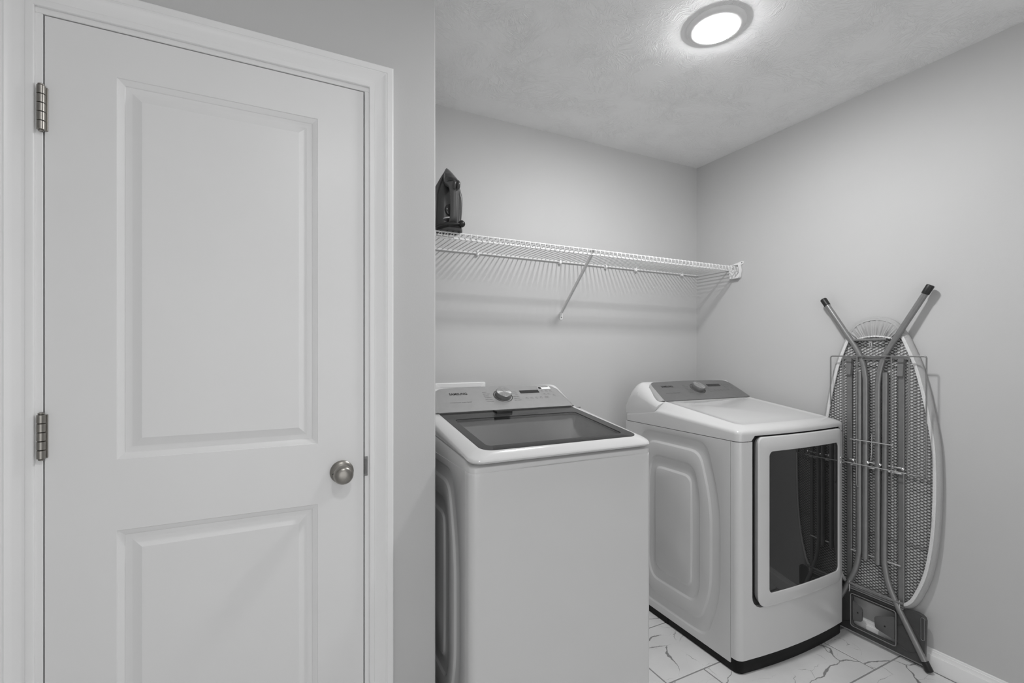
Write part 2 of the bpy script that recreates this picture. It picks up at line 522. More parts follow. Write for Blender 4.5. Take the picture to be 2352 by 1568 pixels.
sl.add([(DX0, YD, .012), (DX1, YD, .012), (DX1, yb, .012), (DX0, yb, .012)], [(0, 1, 2, 3)])
sl.add([(DX0, yb, .012), (DX1, yb, .012), (DX1, yb, DZ1), (DX0, yb, DZ1)], [(0, 1, 2, 3)])
sl.build('door_slab', M['door'], door, smooth=20)
jb = MB()
for a, b_ in ((OX0, JX0), (JX1, OX1)):
    jb.bbox(a, b_, YD - .001, YD + WT, 0, JZ1, .0015, 1)
jb.bbox(OX0, OX1, YD - .001, YD + WT, JZ1, OZ1, .0015, 1)
jb.box(JX0, JX0 + .012, YD + .038, YD + .07, 0, JZ1); jb.box(JX1 - .012, JX1, YD + .038, YD + .07, 0, JZ1); jb.box(JX0, JX1, YD + .038, YD + .07, JZ1 - .012, JZ1)
jamb = jb.build('door_jamb', M['trim'], door)
# dark weather of the closet beyond is shut off by a backing panel
for z in (1.829, 1.078, .28):
    hx, hy = DX0 - .0035, YD - .0085
    hg = MB()
    hh, n = .1016, 5
    seg = hh / n
    for k in range(n):
        z0 = z - hh / 2 + k * seg
        hg.lathe([(.0066, .0004), (.0078, .0012), (.0078, seg - .0012), (.0066, seg - .0004)], (hx, hy, z0), (0, 0, 1), 18)
    h = hg.build('hinge', M['nickel'], door)
    MB().bbox(hx + .002, DX0 + .0062, YD - .0035, YD + .0003, z - hh / 2 + .001, z + hh / 2 - .001, .0006, 1).build('hinge_leaf', M['nickel'], h)
    MB().lathe([(.0045, 0), (.006, .001), (.006, .003), (.003, .005)], (hx, hy, z + hh / 2), (0, 0, 1), 14).lathe([(.0045, 0), (.0055, .001), (.0045, .003), (.002, .004)], (hx, hy, z - hh / 2), (0, 0, -1), 14).build('hinge_pin', M['nickel'], h)
KX, KZ = .1498, .9243
kn = MB().lathe([(.0325, 0), (.0330, .002), (.0325, .005), (.0300, .0075), (.0245, .0105), (.0170, .0125), (.0135, .0150), (.0125, .0200), (.0125, .0260),
                 (.0145, .0290), (.0200, .0315), (.0245, .0350), (.0268, .0395), (.0272, .0440), (.0258, .0490), (.0238, .0525), (.0232, .0535), (.0200, .0565), (.0130, .0590), (.0060, .0600)], (KX, YD, KZ), (0, -1, 0), 40).build('knob', M['nickel'], door)
MB().lathe([(.002, 0), (.0026, .0004), (.0026, .001), (.001, .0012)], (KX - .0235, YD - .0101, KZ - .003), (-.35, -1, 0), 10).build('release_hole', M['ink'], kn)
st = MB().bbox(JX1 - .0015, JX1 + .0085, YD - .0032, YD - .0006, .905, .962, .0008, 1)
st.tube([(JX1 + .002, YD - .0035, z) for z in (.912, .93, .955)], .0028, 8)
st.build('strike_plate', M['steel2'], door)

# casing swept round the opening: profile (outwards from the opening, proud of the wall)
CP = [(0, .0005), (0, .0065), (.0016, .0088), (.004, .0095), (.0145, .0088), (.0158, .0072), (.0172, .0072), (.022, .0080), (.034, .0112), (.0452, .0150), (.0468, .0158), (.0482, .0146), (.0500, .0146), (.0515, .0162), (.0665, .0162), (.0690, .0150), (.0700, .0120), (.0700, .0005)]
cx0, cx1, cz1 = OX0 + .0055, OX1 - .0055, OZ1 - .0055
cs = MB()
cs.loft([[(cx0 - u, YD - t, 0) for u, t in CP], [(cx0 - u, YD - t, cz1 + u) for u, t in CP], [(cx1 + u, YD - t, cz1 + u) for u, t in CP], [(cx1 + u, YD - t, 0) for u, t in CP]], True, True, True)
tag(struct(cs, 'trim_1', M['trim'], smooth=25), 'white moulded casing around the panelled door')

def baseboard(name, p, q, nrm):
    B = [(0, 0), (.0135, 0), (.0135, .058), (.0125, .0605), (.0105, .0612), (.0105, .0628), (.0088, .066), (.0075, .0755), (.0062, .0765), (.0062, .0790), (.0050, .0828), (.003, .0838), (0, .0838)]
    mb = MB()
    mb.loft([[(a[0] + nrm[0] * t, a[1] + nrm[1] * t, z) for t, z in B] for a in (p, q)], True, True, True)
    return struct(mb, name, M['trim'], smooth=25)
baseboard('baseboard_right', (XR, YF), (XR, YB), (-1, 0))
baseboard('baseboard_back', (XC, YB), (XR, YB), (0, -1))
baseboard('baseboard_left', (cx1 + .0705, YD), (XC, YD), (0, -1))
baseboard('baseboard_far_left', (XL, YF), (XL, YD), (1, 0))
baseboard('baseboard_behind', (OPX1, YF), (XR, YF), (0, 1))

# ------------------------------------------------------------------ ceiling lamps
def ceiling_lamp(x, y, label, mat):
    t = thing('ceiling_light', (x, y, H), label, 'light')
    MB().lathe([(.100, 0), (.100, -.0030), (.0968, -.0065), (.089, -.0105), (.080, -.0135), (.0742, -.0145), (.0728, -.0090)], (x, y, H), (0, 0, 1), 64, True, False).build('trim_ring', M['whiteplastic'], t)
    MB().lathe([(.0727, -.0120), (.0715, -.0162), (.0680, -.0182), (.060, -.0200), (.045, -.0214), (.02, -.0223), (.004, -.0226)], (x, y, H), (0, 0, 1), 48, False, True).build('diffuser', mat, t)
    return t
ceiling_lamp(1.3835, 1.1618, 'round white flush ceiling light glowing above the laundry corner', M['lamp'])
ceiling_lamp(.2, -.05, 'round white flush ceiling light added out of view to light the panelled door', M['lamp2'])

# ------------------------------------------------------------------ wire shelf
SZ = 1.7655                       # top deck
SYF, SYB = 1.8030, YB - .0065
sh = thing('wire_shelf', (XR, YB, SZ), 'white coated wire shelf on the back wall above the washer and dryer', 'shelf')
SX0, SX1 = XC + .004, XR - .004
def rod(name, y, z, r, x0=SX0, x1=SX1, mat='wire'):
    return MB().tube([(x0, y, z), (x1, y, z)], r, 8).build(name, M[mat], sh)
rod('back_rail', SYB, SZ - .0055, .0042)
rod('deck_rail', 1.872, SZ - .0045, .0030)
rod('front_rail', SYF, SZ - .0032, .0030)
rod('lip_rail', SYF - .0005, SZ - .0262, .0030)
cw = MB().tube([(0, SYB + .002, SZ), (0, SYF + .004, SZ), (0, SYF - .0012, SZ - .0012), (0, SYF - .0030, SZ - .006), (0, SYF - .0035, SZ - .0285)], .0021, 8)
me = bpy.data.meshes.new('cross_wire')
me.from_pydata([(p[0], p[1] - YB, p[2] - SZ) for p in cw.v], [], cw.f)
me.polygons.foreach_set('use_smooth', [True] * len(me.polygons))
me.materials.append(M['wire'])
x = SX0 + .006
while x < SX1:
    o = link('cross_wire', me, None, sh)
    o.location = (x - XR, 0, 0)
    x += .0254
for x in (.8458, 1.3176, 1.6194, 1.8361, 2.2019):
    c = MB()
    c.lathe([(.0075, .0), (.008, .002), (.008, .012), (.0065, .0165), (.003, .018)], (x, YB - .0005, SZ - .0115), (0, -1, 0), 14)
    c.bbox(x - .0055, x + .0055, YB - .017, YB - .0005, SZ - .008, SZ + .006, .0012, 1)
    c.tube([(x + .003, YB - .010, SZ + .006), (x + .003, YB - .010, SZ + .012)], .0015, 6)
    c.build('wall_clip', M['whiteplastic'], sh)
# diagonal support brace
bx0, bx1 = 1.3150, 1.3295
A = Vector((bx0, SYF + .004, SZ - .021)); Bv = Vector((bx1, YB - .0045, 1.488))
br = MB()
d = (Bv - A).normalized(); sx = Vector((1, 0, 0)); sx = (sx - d * sx.dot(d)).normalized(); up = d.cross(sx)
ring = lambda p, w, t: [p + sx * w + up * t, p - sx * w + up * t, p - sx * w * .8 - up * t * .2, p - sx * w * .8 - up * t, p - sx * w - up * t, p + sx * w - up * t][:]
br.loft([[p + sx * w * a + up * t * b_ for a, b_ in ((-1, -1), (1, -1), (1, 1), (.8, 1), (.8, -.6), (-.8, -.6), (-.8, 1), (-1, 1))] for p, w, t in ((A, .0066, .0042), (Bv, .0066, .0042))], True, True, True)
brace = br.build('support_brace', M['wire'], sh)
ft = MB()
fp = roundpoly([(bx1 - .0095, 1.497), (bx1 - .0095, 1.451), (bx1 + .0095, 1.451), (bx1 + .0095, 1.497)], [.004, .008, .008, .004])
ft.loft([[(x, YB - .0002, z) for x, z in fp], [(x, YB - .0030, z) for x, z in fp]], True, True, True)
ft.build('brace_foot', M['wire'], brace)
MB().lathe([(.0035, 0), (.0035, .001), (.0015, .0022)], (bx1 + .001, YB - .003, 1.464), (0, -1, 0), 12).build('screw', M['steel'], brace)
MB().bbox(bx0 - .006, bx0 + .006, SYF - .006, SYF + .010, SZ - .014, SZ - .004, .001, 1).build('brace_hook', M['steel'], brace)
# moulded end bracket on the right wall
eb = MB()
ob = roundpoly([(1.846, 1.706), (1.846, 1.7755), (1.795, 1.7755), (1.788, 1.742), (1.794, 1.706)], [.003, .003, .004, .01, .006])
ib = offset2d(ob[::-1], .0055)
ib = ib[::-1]
eb.loft([[(XR - .0004, y, z) for y, z in ob], [(XR - .024, y, z) for y, z in ob], [(XR - .024, y, z) for y, z in ib], [(XR - .005, y, z) for y, z in ib]], True, True, True)
tab = roundpoly([(1.838, 1.772), (1.776, 1.778), (1.770, 1.792), (1.782, 1.797), (1.838, 1.786)], [.003, .006, .006, .006, .004])
eb.loft([[(XR - .0004, y, z) for y, z in tab], [(XR - .0042, y, z) for y, z in tab]], True, True, True)
ebr = eb.build('end_bracket', M['whiteplastic'], sh)
MB().lathe([(.0036, 0), (.0036, .001), (.0018, .002)], (XR - .0042, 1.784, 1.7875), (-1, 0, 0), 12).build('screw', M['steel'], ebr)

# ------------------------------------------------------------------ outlet box on the back wall
bx = thing('outlet_box', (.76, YB, 1.0), 'white washing machine outlet box on the back wall behind the washer', 'box')
o1 = rrect(.632, .8886, .905, 1.1292, .006); i1 = rrect(.655, .866, .928, 1.108, .004)
fr = MB()
fr.loft([[(x, YB - .0002, z) for x, z in o1], [(x, YB - .0042, z) for x, z in o1], [(x, YB - .0060, z) for x, z in rrect(.6345, .886, .9075, 1.1268, .005)], [(x, YB - .0056, z) for x, z in i1], [(x, YB - .0004, z) for x, z in i1]], True, False, True)
fr.build('flange', M['whiteplastic'], bx)
for x in (.70, .82):
    v = MB().lathe([(.012, 0), (.012, .02), (.009, .022), (.009, .035)], (x, YB - .0006, .99), (0, -1, 0), 16)
    v.lathe([(.013, 0), (.013, .012), (.010, .03)], (x, YB - .030, .985), (0, 0, -1), 16)
    v.build('valve', M['nickel'], bx)

# ------------------------------------------------------------------ shared appliance shapes
W_ = .685
SEAM = .9205
def groove_panel(mb, X, sgn, y0, y1, z0, z1, flip_rear=True):
    """embossed cabinet side at plane X (outward direction sgn), nested grooves pressed into it"""
    yc, zc = (1.3225 + 1.86) / 2 + (y0 - 1.2744), .48
    dy = y0 - 1.2744
    def sym(front):   # front-half points (Y,z) listed top->bottom; mirror to the rear side
        F = [(y + dy, z) for y, z in front]
        Rr = [(2 * yc - y, z) for y, z in F]
        return F + Rr[::-1]
    c1 = roundpoly(sym([(1.398, .896), (1.372, .845), (1.323, .668), (1.323, .262), (1.372, .105), (1.395, .068)]), [.03, .06, .10, .08, .06, .03], 5) if False else None
    def cont(P, R): return roundpoly(sym(P), R + R[::-1], 6)
    C1 = cont([(1.392, .896), (1.323, .655), (1.323, .262), (1.392, .066)], [.055, .11, .09, .05])
    C2 = cont([(1.432, .842), (1.375, .640), (1.375, .270), (1.432, .122)], [.05, .10, .09, .05])
    C3 = cont([(1.462, .784), (1.430, .660), (1.430, .252), (1.458, .182)], [.05, .08, .05, .035])
    C4 = cont([(1.481, .724), (1.481, .640), (1.481, .330), (1.481, .240)], [.045, .0, .0, .045])
    n = 144
    cc = (yc, zc)
    pol = lambda P: resample_polar(P, cc, n)
    sc = lambda P, d: [(y + (cc[0] - y) / hypot(y - cc[0], z - cc[1]) * d, z + (cc[1] - z) / hypot(y - cc[0], z - cc[1]) * d) for y, z in P]
    rect = pol([(y0, z0), (y1, z0), (y1, z1), (y0, z1)])
    # exact corners
    for tgt in ((y0, z0), (y1, z0), (y1, z1), (y0, z1)):
        k = min(range(n), key=lambda i: hypot(rect[i][0] - tgt[0], rect[i][1] - tgt[1])); rect[k] = tgt
    p1, p2, p3, p4 = pol(C1), pol(C2), pol(C3), pol(C4)
    R = [(rect, 0), (sc(p1, -.002), 0), (p1, .0006), (sc(p1, .007), .0052), (sc(p1, .010), .0058),
         (sc(p2, -.010), .0058), (sc(p2, -.007), .0052), (p2, .0006), (sc(p2, .003), .0),
         (sc(p3, -.003), .0), (p3, .0006), (sc(p3, .007), .0052), (sc(p3, .010), .0058),
         (sc(p4, -.010), .0058), (sc(p4, -.007), .0052), (p4, .0006), (sc(p4, .003), 0)]
    mb.loft([[(X - sgn * d, y, z) for y, z in ring] for ring, d in R], True, False, True)
    # returned edges so the sheet has depth
    e = [(y0, z0), (y1, z0), (y1, z1), (y0, z1)]
    mb.loft([[(X, y, z) for y, z in e], [(X - sgn * .0075, y, z) for y, z in e]], True, False, False)

def upath(X0, Yf, bow, r, side, n=28):
    """plan of the wrapped front sheet from the left side seam round to the right side seam"""
    P = [(X0, Yf + side), (X0, Yf + r + .006)]
    for k in range(0, 9):
        a = k / 8 * pi / 2
        P.append((X0 + r - r * cos(a), Yf + r - r * sin(a)))
    xa, xb = X0 + r, X0 + W_ - r
    for k in range(1, n):
        x = xa + (xb - xa) * k / n
        u = (x - (X0 + W_ / 2)) / (W_ / 2 - r)
        P.append((x, Yf - bow * (1 - u * u)))
    for k in range(0, 9):
        a = (8 - k) / 8 * pi / 2
        P.append((X0 + W_ - r + r * cos(a), Yf + r - r * sin(a)))
    P += [(X0 + W_, Yf + r + .006), (X0 + W_, Yf + side)]
    return P

TB = math.atan(.59)
def face_frame(X0, Y0, Z0):
    ev = Vector((0, cos(TB), sin(TB))); n = Vector((0, -sin(TB), cos(TB)))
    return lambda x, v, h=0.0: Vector((X0 + x, Y0, Z0)) + ev * v + n * h

def console(parent, X0, Y0, Z0, zside, panelmat, text_top, text_small, left_words, right_words, sticker):
    F = face_frame(X0, Y0, Z0)
    # white shell: profile in (Y,z), lofted along X, rounded over at both ends
    prof = [(Y0 + .012, Z0 - .045), (Y0 - .002, Z0 - .004), (Y0 + .040, Z0 + .0205), (Y0 + .085, Z0 + .0470), (Y0 + .130, Z0 + .0735), (Y0 + .141, Z0 + .0800), (Y0 + .150, Z0 + .0838), (Y0 + .162, Z0 + .0850), (Y0 + .178, Z0 + .0815), (Y0 + .200, Z0 + .0640), (Y0 + .222, Z0 + .0300), (Y0 + .236, Z0 - .010), (Y0 + .240, Z0 - .040), (Y0 + .236, Z0 - .078), (Y0 + .06, Z0 - .07)]
    rings = []
    E = .062
    def ring(x):
        e = min(x, W_ - x)
        f = 1.0 if e >= E else sqrt(max(0, 1 - (1 - e / E) ** 2.2))
        k = .40 + .60 * f
        out = []
        for y, z in prof:
            zb = Z0 - .055
            zz = zb + (z - zb) * (k if z > zb else 1)
            out.append((X0 + x, y + (.012 * (1 - f) if y < Y0 + .15 else -.004 * (1 - f)), zz))
        return out
    xs = [0.0008, .0025, .006, .012, .02, .03, .042, .052, .062, .10, .2, .343]
    xs = xs + [W_ - x for x in xs[::-1][1:]]
    mb = MB().loft([ring(x) for x in xs], True, True, True)
    shell = mb.build('console_shell', M['white'], parent, smooth=50)
    # grey fascia
    half = [(.044, .0), (.054, .070), (.0635, .132), (.070, .146), (.082, .1555), (.100, .1600), (.180, .1632), (.262, .1645), (.343, .165)]
    top = half + [(W_ - x, v) for x, v in half[::-1][1:]]
    fm = MB()
    n = len(top)
    bot = [(top[0][0] + (top[-1][0] - top[0][0]) * i / (n - 1), 0.0) for i in range(n)]
    fm.loft([[F(x, v, -.004) for x, v in bot], [F(x, v, .0035) for x, v in bot],
             [F(b_[0] + (t_[0] - b_[0]) * .5, t_[1] * .5, .0040) for b_, t_ in zip(bot, top)],
             [F(x, v, .0035) for x, v in top], [F(x, v + .001, -.006) for x, v in top]], False)
    # left and right closing faces of the fascia edge
    fascia = fm.build('console_panel', panelmat, parent, smooth=30)
    for s in (0, 1):
        X = lambda x: (W_ - x) if s else x
        b_ = MB()
        inn = [(.044, .0), (.054, .070), (.0635, .132), (.070, .146)]
        outr = [(.024, .012), (.022, .030), (.0400, .128), (.056, .143)]
        b_.loft([[F(X(x), v, .0035) for x, v in inn], [F(X(x * .6 + y[0] * .4), v * .6 + y[1] * .4, .0015) for (x, v), y in zip(inn, outr)], [F(X(x), v, -.010) for x, v in outr], [F(X(x), v, -.022) for x, v in outr]], False)
        b_.build('console_bevel', M['console_bevel'] if s == 0 else panelmat, parent, smooth=60)  # only the left end gets the painted highlight, the right keeps the panel colour
    # knob
    kx, kv = .3440, .0905
    nrm = F(0, 0, 1) - F(0, 0, 0)
    rg = MB().lathe([(.0425, 0), (.0425, .0012), (.0405, .0020), (.0395, .0012), (.0395, 0)], F(kx, kv, .0036), nrm, 48).build('dial_ring', M['recess'], parent)
    kbm = bpy.data.meshes.new('dial_knob')
    kb = MB().lathe([(.0340, 0), (.0345, .003), (.0340, .019), (.0330, .0215), (.0315, .0222)], (0, 0, 0), (0, 0, 1), 56, True, False)
    kt = MB().lathe([(.0318, .0221), (.025, .0224), (.014, .0226), (.0012, .0227)], (0, 0, 0), (0, 0, 1), 56, False, True)
    def place(mb, name, mat, x, v, h, par):
        me = bpy.data.meshes.new(name); me.from_pydata(mb.v, [], mb.f)
        me.polygons.foreach_set('use_smooth', [True] * len(me.polygons)); me.set_sharp_from_angle(angle=radians(35))
        o = link(name, me, mat, par)
        mw = Matrix.LocRotScale(F(x, v, h) - ORG[par.name], Matrix.Rotation(TB, 3, 'X').to_quaternion(), None)
        o.matrix_local = mw
        return o
    kbo = place(kb, 'dial_knob', M['console_dark'], kx, kv, .0038, parent)
    me = bpy.data.meshes.new('dial_face'); me.from_pydata(kt.v, [], kt.f); me.polygons.foreach_set('use_smooth', [True] * len(me.polygons))
    link('dial_face', me, M['brushed'], kbo)
    # display
    dm = MB().loft([[F(.4345, .1040, .0042), F(.5280, .1045, .0042), F(.5280, .1240, .0042), F(.4345, .1240, .0042)], [F(.4345, .1040, .0050), F(.5280, .1045, .0050), F(.5280, .1240, .0050), F(.4345, .1240, .0050)]], True, False, True)
    dm.build('display', M['screen'], parent, smooth=None)
    def text(s_, x, v, hgt, width, mat, name='lettering', bold=0.0):
        cu = bpy.data.curves.new(name, 'FONT'); cu.body = s_; cu.size = 1.0; cu.resolution_u = 2
        cu.offset = bold
        to = bpy.data.objects.new('tmp', cu); COL.objects.link(to)
        dg = bpy.context.evaluated_depsgraph_get()
        me = bpy.data.meshes.new_from_object(to.evaluated_get(dg))
        bpy.data.objects.remove(to)
        xs_ = [p.co.x for p in me.vertices]; ys_ = [p.co.y for p in me.vertices]
        x0, x1, y0, y1 = min(xs_), max(xs_), min(ys_), max(ys_)
        for p in me.vertices:
            p.co = F(x + (p.co.x - x0) / (x1 - x0) * width, v + (p.co.y - y0) / (y1 - y0) * hgt, .0047) - ORG[parent.name]
        me.materials.clear()
        return link(name, me, mat, parent)
    text(text_top, .1145, .1095, .0145, .0765, M['ink'], bold=.012)
    text(text_small, .1010, .0560, .0052, .092, M['ink'])
    for i, w in enumerate(left_words):
        text(w, .2600 - .0006 * i, .1195 - .0130 * i, .0036, .0032 * len(w), M['ink2'])
    for i, w in enumerate(right_words):
        text(w, .4170 - .0032 * len(w), .1190 - .0128 * i, .0036, .0032 * len(w), M['ink2'])
    # touch key outlines
    keys = [(.4480 + .0235 * i, .0655) for i in range(5)] + [(.552, .0660), (.545, .1120), (.566, .1120), (.588, .1105), (.548, .0890), (.568, .0890), (.590, .0790)]
    km = MB()
    for x, v in keys:
        e_ = [(x + .0062 * cos(a * pi / 10), v + .0042 * sin(a * pi / 10)) for a in range(20)]
        e2 = [(x + .0057 * cos(a * pi / 10), v + .0037 * sin(a * pi / 10)) for a in range(20)]
        km.loft([[F(p, q, .0046) for p, q in e_], [F(p, q, .0046) for p, q in e2]], True)
        km.loft([[F(x - .0045, v + .0066, .0046), F(x + .0045, v + .0066, .0046)], [F(x - .0045, v + .0074, .0046), F(x + .0045, v + .0074, .0046)]], False)
    km.build('touch_keys', M['ink2'], parent, smooth=None)
    if sticker:
        s1 = MB().add([F(.5340, .1280, .0047), F(.5975, .1285, .0047), F(.5975, .1475, .0047), F(.5340, .1475, .0047)], [(0, 1, 2, 3)]).build('sticker', M['paper'], parent, smooth=None)
        MB().add([F(.5360, .1300, .0050), F(.5510, .1300, .0050), F(.5510, .1455, .0050), F(.5360, .1455, .0050)], [(0, 1, 2, 3)]).add([F(.5530, .1440, .0050), F(.5900, .1440, .0050), F(.5900, .1465, .0050), F(.5530, .1465, .0050)], [(0, 1, 2, 3)]).build('sticker_print', M['ink'], s1, smooth=None)
    return shell

# ------------------------------------------------------------------ washer
WX, WY = .4820, 1.2510
DEP = .700
wa = thing('washing_machine', (WX + W_ / 2, WY + DEP / 2, 0), 'white top-load washing machine with glass lid beside the partition wall', 'washer')
R_ = .022
core = MB().box(WX + .008, WX + W_ - .008, WY + .02, WY + DEP, .045, SEAM - .14)
core.build('cabinet_core', M['white'], wa)
fp = upath(WX, WY, .004, R_, .045)
MB().loft([[(x, y, .035) for x, y in fp], [(x, y, SEAM - .0120) for x, y in fp], [(x, y, SEAM - .0045) for x, y in fp], [(x + (WX + W_ / 2 - x) * .004, y + .0012, SEAM - .0020) for x, y in fp], [(x + (WX + W_ / 2 - x) * .012, y + .0040, SEAM - .0008) for x, y in fp]], False).build('front_panel', M['white'], wa)
for s, X in ((-1, WX), (1, WX + W_)):
    mb = MB(); groove_panel(mb, X, s, WY + .045 + .0006, WY + DEP, .035, SEAM - .0020)
    mb.build('side_panel', M['white'], wa, smooth=40)
MB().box(WX + .002, WX + W_ - .002, WY + DEP - .002, WY + DEP, .035, SEAM).build('back_panel', M['white'], wa)
for x in (WX + .05, WX + W_ - .05):
    for y in (WY + .06, WY + DEP - .05):
        MB().lathe([(.022, 0), (.022, .012), (.012, .014), (.012, .05)], (x, y, .0), (0, 0, 1), 16).build('foot', M['rubber'], wa)

def yramp(y, a, b_):
    t = max(0, min(1, (y - a) / (b_ - a))); return t * t * (3 - 2 * t)
# top frame under the lid
zb = lambda y: .953 + .075 * (y - 1.31)
def wtop(inset, zf, ds):
    P = rrect(WX + inset, WX + W_ - inset, WY + inset - .001, WY + DEP, (max(.004, R_ - inset),) * 2 + (.01, .01), 8, 16)
    out = []
    for x, y in P:
        t = yramp(y, WY + .012, WY + .055)
        out.append((x, y, zf * (1 - t) + (zb(y) - .0022 + ds) * t))
    return out
base = [(x, y, SEAM + .0005) for x, y in rrect(WX + .0012, WX + W_ - .0012, WY + .0016, WY + DEP, (R_, R_, .01, .01), 8, 16)]
MB().loft([[(p[0], p[1], SEAM - .004) for p in base], base, wtop(.0020, .9310, -.008), wtop(.0034, .9335, -.003), wtop(.0060, .9348, -.001), wtop(.014, .9395, -.001), wtop(.020, .9415, -.001), wtop(.045, .9415, -.001)], True).build('top_frame', M['white'], wa, smooth=40)
# lid
LY0, LY1 = 1.2385, 1.6900
gl = lambda y: .978 + .138 * (y - 1.25)
zr = lambda y: .957 + .160 * (y - 1.245)
def lring(ix, iy, zfun, r, n=8, e=16):
    P = rrect(.4780 + ix, 1.1680 - ix, LY0 + iy, LY1, (r, r, .004, .004), n, e)
    return [(x, y, zfun(y)) for x, y in P]
def zlow(y):
    t = yramp(y, LY0 + .012, LY0 + .06)
    return .9462 * (1 - t) + (zb(y) + .0012) * t
lid = MB().loft([lring(.030, .030, zlow, .02), lring(.007, .006, zlow, .036), lring(.0035, .003, lambda y: zlow(y) + .0035, .038), lring(.0005, .0006, lambda y: max(zlow(y) + .006, zr(y) - .006), .040), lring(.0015, .0010, lambda y: zr(y) - .001, .040), lring(.0050, .0045, lambda y: zr(y) + .0032, .040), lring(.016, .0105, lambda y: zr(y) + .35 * (gl(y) - zr(y)) + .0025, .040), lring(.034, .018, lambda y: zr(y) + .78 * (gl(y) - zr(y)) + .001, .042), lring(.046, .0235, lambda y: gl(y), .040), lring(.0475, .0250, lambda y: gl(y) - .0004, .039), lring(.075, .055, lambda y: gl(y) - .012, .03)], True)
lid.build('lid_frame', M['white'], wa, smooth=50)
def gring(x0, x1, y0, y1, r, dz): return [(x, y, gl(y) + dz) for x, y in rrect(x0, x1, y0, y1, r, 8, 16)]
gx0, gx1, gy0, gy1 = .4780 + .0472, 1.1680 - .0472, LY0 + .0247, LY1 + .006
px0, px1, py0, py1 = .5560, 1.0800, 1.3020, 1.6070
MB().loft([gring(gx0, gx1, gy0, gy1, (.039, .039, .004, .004), -.003), gring(gx0, gx1, gy0, gy1, (.039, .039, .004, .004), .0002), gring(gx0 + .0008, gx1 - .0008, gy0 + .0008, gy1, (.038, .038, .004, .004), .0007), gring(px0, px1, py0, py1, .018, .0007), gring(px0, px1, py0, py1, .018, -.004)], True).build('lid_glass_border', M['frit'], wa, smooth=30)
MB().loft([gring(px0 - .001, px1 + .001, py0 - .001, py1 + .001, .018, -.0006)], True, False, True).build('lid_window', M['pane'], wa, smooth=None)
# interior seen through the window: light basin, tub ring, drum
tb = MB()
tb.loft([gring(px0 - .008, px1 + .008, py0 - .008, py1 + .008, .03, -.012), gring(px0 + .004, px1 - .004, py0 + .002, py1 - .004, .05, -.05)] + [[(.819 + .235 * cos(a * 2 * pi / 92 + pi * 1.25 - .22), 1.475 + .205 * sin(a * 2 * pi / 92 + pi * 1.25 - .22), .895) for a in range(92)]], True)
P0 = [(.819 + .225 * cos(a * 2 * pi / 64), 1.475 + .20 * sin(a * 2 * pi / 64)) for a in range(64)]
tb = MB()
nb = len(rrect(0, 1, 0, 1, .1, 8, 16))
cc = (.819, 1.4545)
rimP = resample_polar([p[:2] for p in gring(px0 - .012, px1 + .012, py0 - .012, py1 + .012, .03, 0)], cc, 72)
ell = lambda rx, ry, z: [(cc[0] + rx * cos(2 * pi * k / 72), cc[1] + .01 + ry * sin(2 * pi * k / 72), z) for k in range(72)]
tb.loft([[(x, y, gl(y) - .014) for x, y in rimP], [(cc[0] + (x - cc[0]) * .97, cc[1] + (y - cc[1]) * .95, gl(y) - .050) for x, y in rimP], ell(.240, .160, .900), ell(.235, .155, .885)], True)
tb.build('basin', M['tub'], wa, smooth=50)
MB().loft([ell(.235, .155, .886), ell(.232, .153, .84), ell(.228, .150, .785)], True, False, True).build('drum', M['chrome'], wa, smooth=50)
MB().loft([ell(.252, .172, .897), ell(.250, .170, .903), ell(.232, .153, .901), ell(.230, .151, .890)], True).build('tub_ring', M['tub'], wa, smooth=50)
lt = MB().bbox(.746, .8135, 1.6485, 1.6885, gl(1.665) - .006, gl(1.665) + .0085, .002, 2)
lt.build('lid_latch', M['dark'], wa)
console(wa, WX, 1.6900, 1.0410, 0, M['console'], 'SAMSUNG', 'activewaterjet  Super Speed', ['NORMAL', 'HEAVY DUTY', 'BEDDING', 'WATERPROOF', 'PERM PRESS', 'ACTIVEWEAR'], ['QUICK WASH', 'DELICATES', 'WOOL', 'RINSE+SPIN', 'SPIN ONLY', 'SELF CLEAN'], True)
wb = MB()
wb.loft([[(WX + .004, 1.684, 1.036), (WX + W_ - .004, 1.684, 1.036)], [(WX + .004, 1.70, .96), (WX + W_ - .004, 1.70, .96)]], False)
wb.build('lid_hinge_cover', M['console_dark'], wa)

# ------------------------------------------------------------------ dryer
DX, DY = 1.6005, 1.2320
BOW = .018
dr = thing('clothes_dryer', (DX + W_ / 2, DY + DEP / 2, 0), 'white front-load clothes dryer with black glass door beside the ironing board', 'dryer')
DR = .028
ybow = lambda x: DY - BOW * (1 - ((x - (DX + W_ / 2)) / (W_ / 2 - DR)) ** 2)
MB().box(DX + .008, DX + W_ - .008, DY + .045, DY + .690, .045, SEAM - .02).build('cabinet_core', M['white'], dr)
for s, X in ((-1, DX), (1, DX + W_)):
    mb = MB(); groove_panel(mb, X, s, 1.2750, DY + .690, .034, SEAM - .002)
    mb.build('side_panel', M['white'], dr, smooth=40)
MB().box(DX + .002, DX + W_ - .002, DY + .688, DY + .690, .035, SEAM).build('back_panel', M['white'], dr)
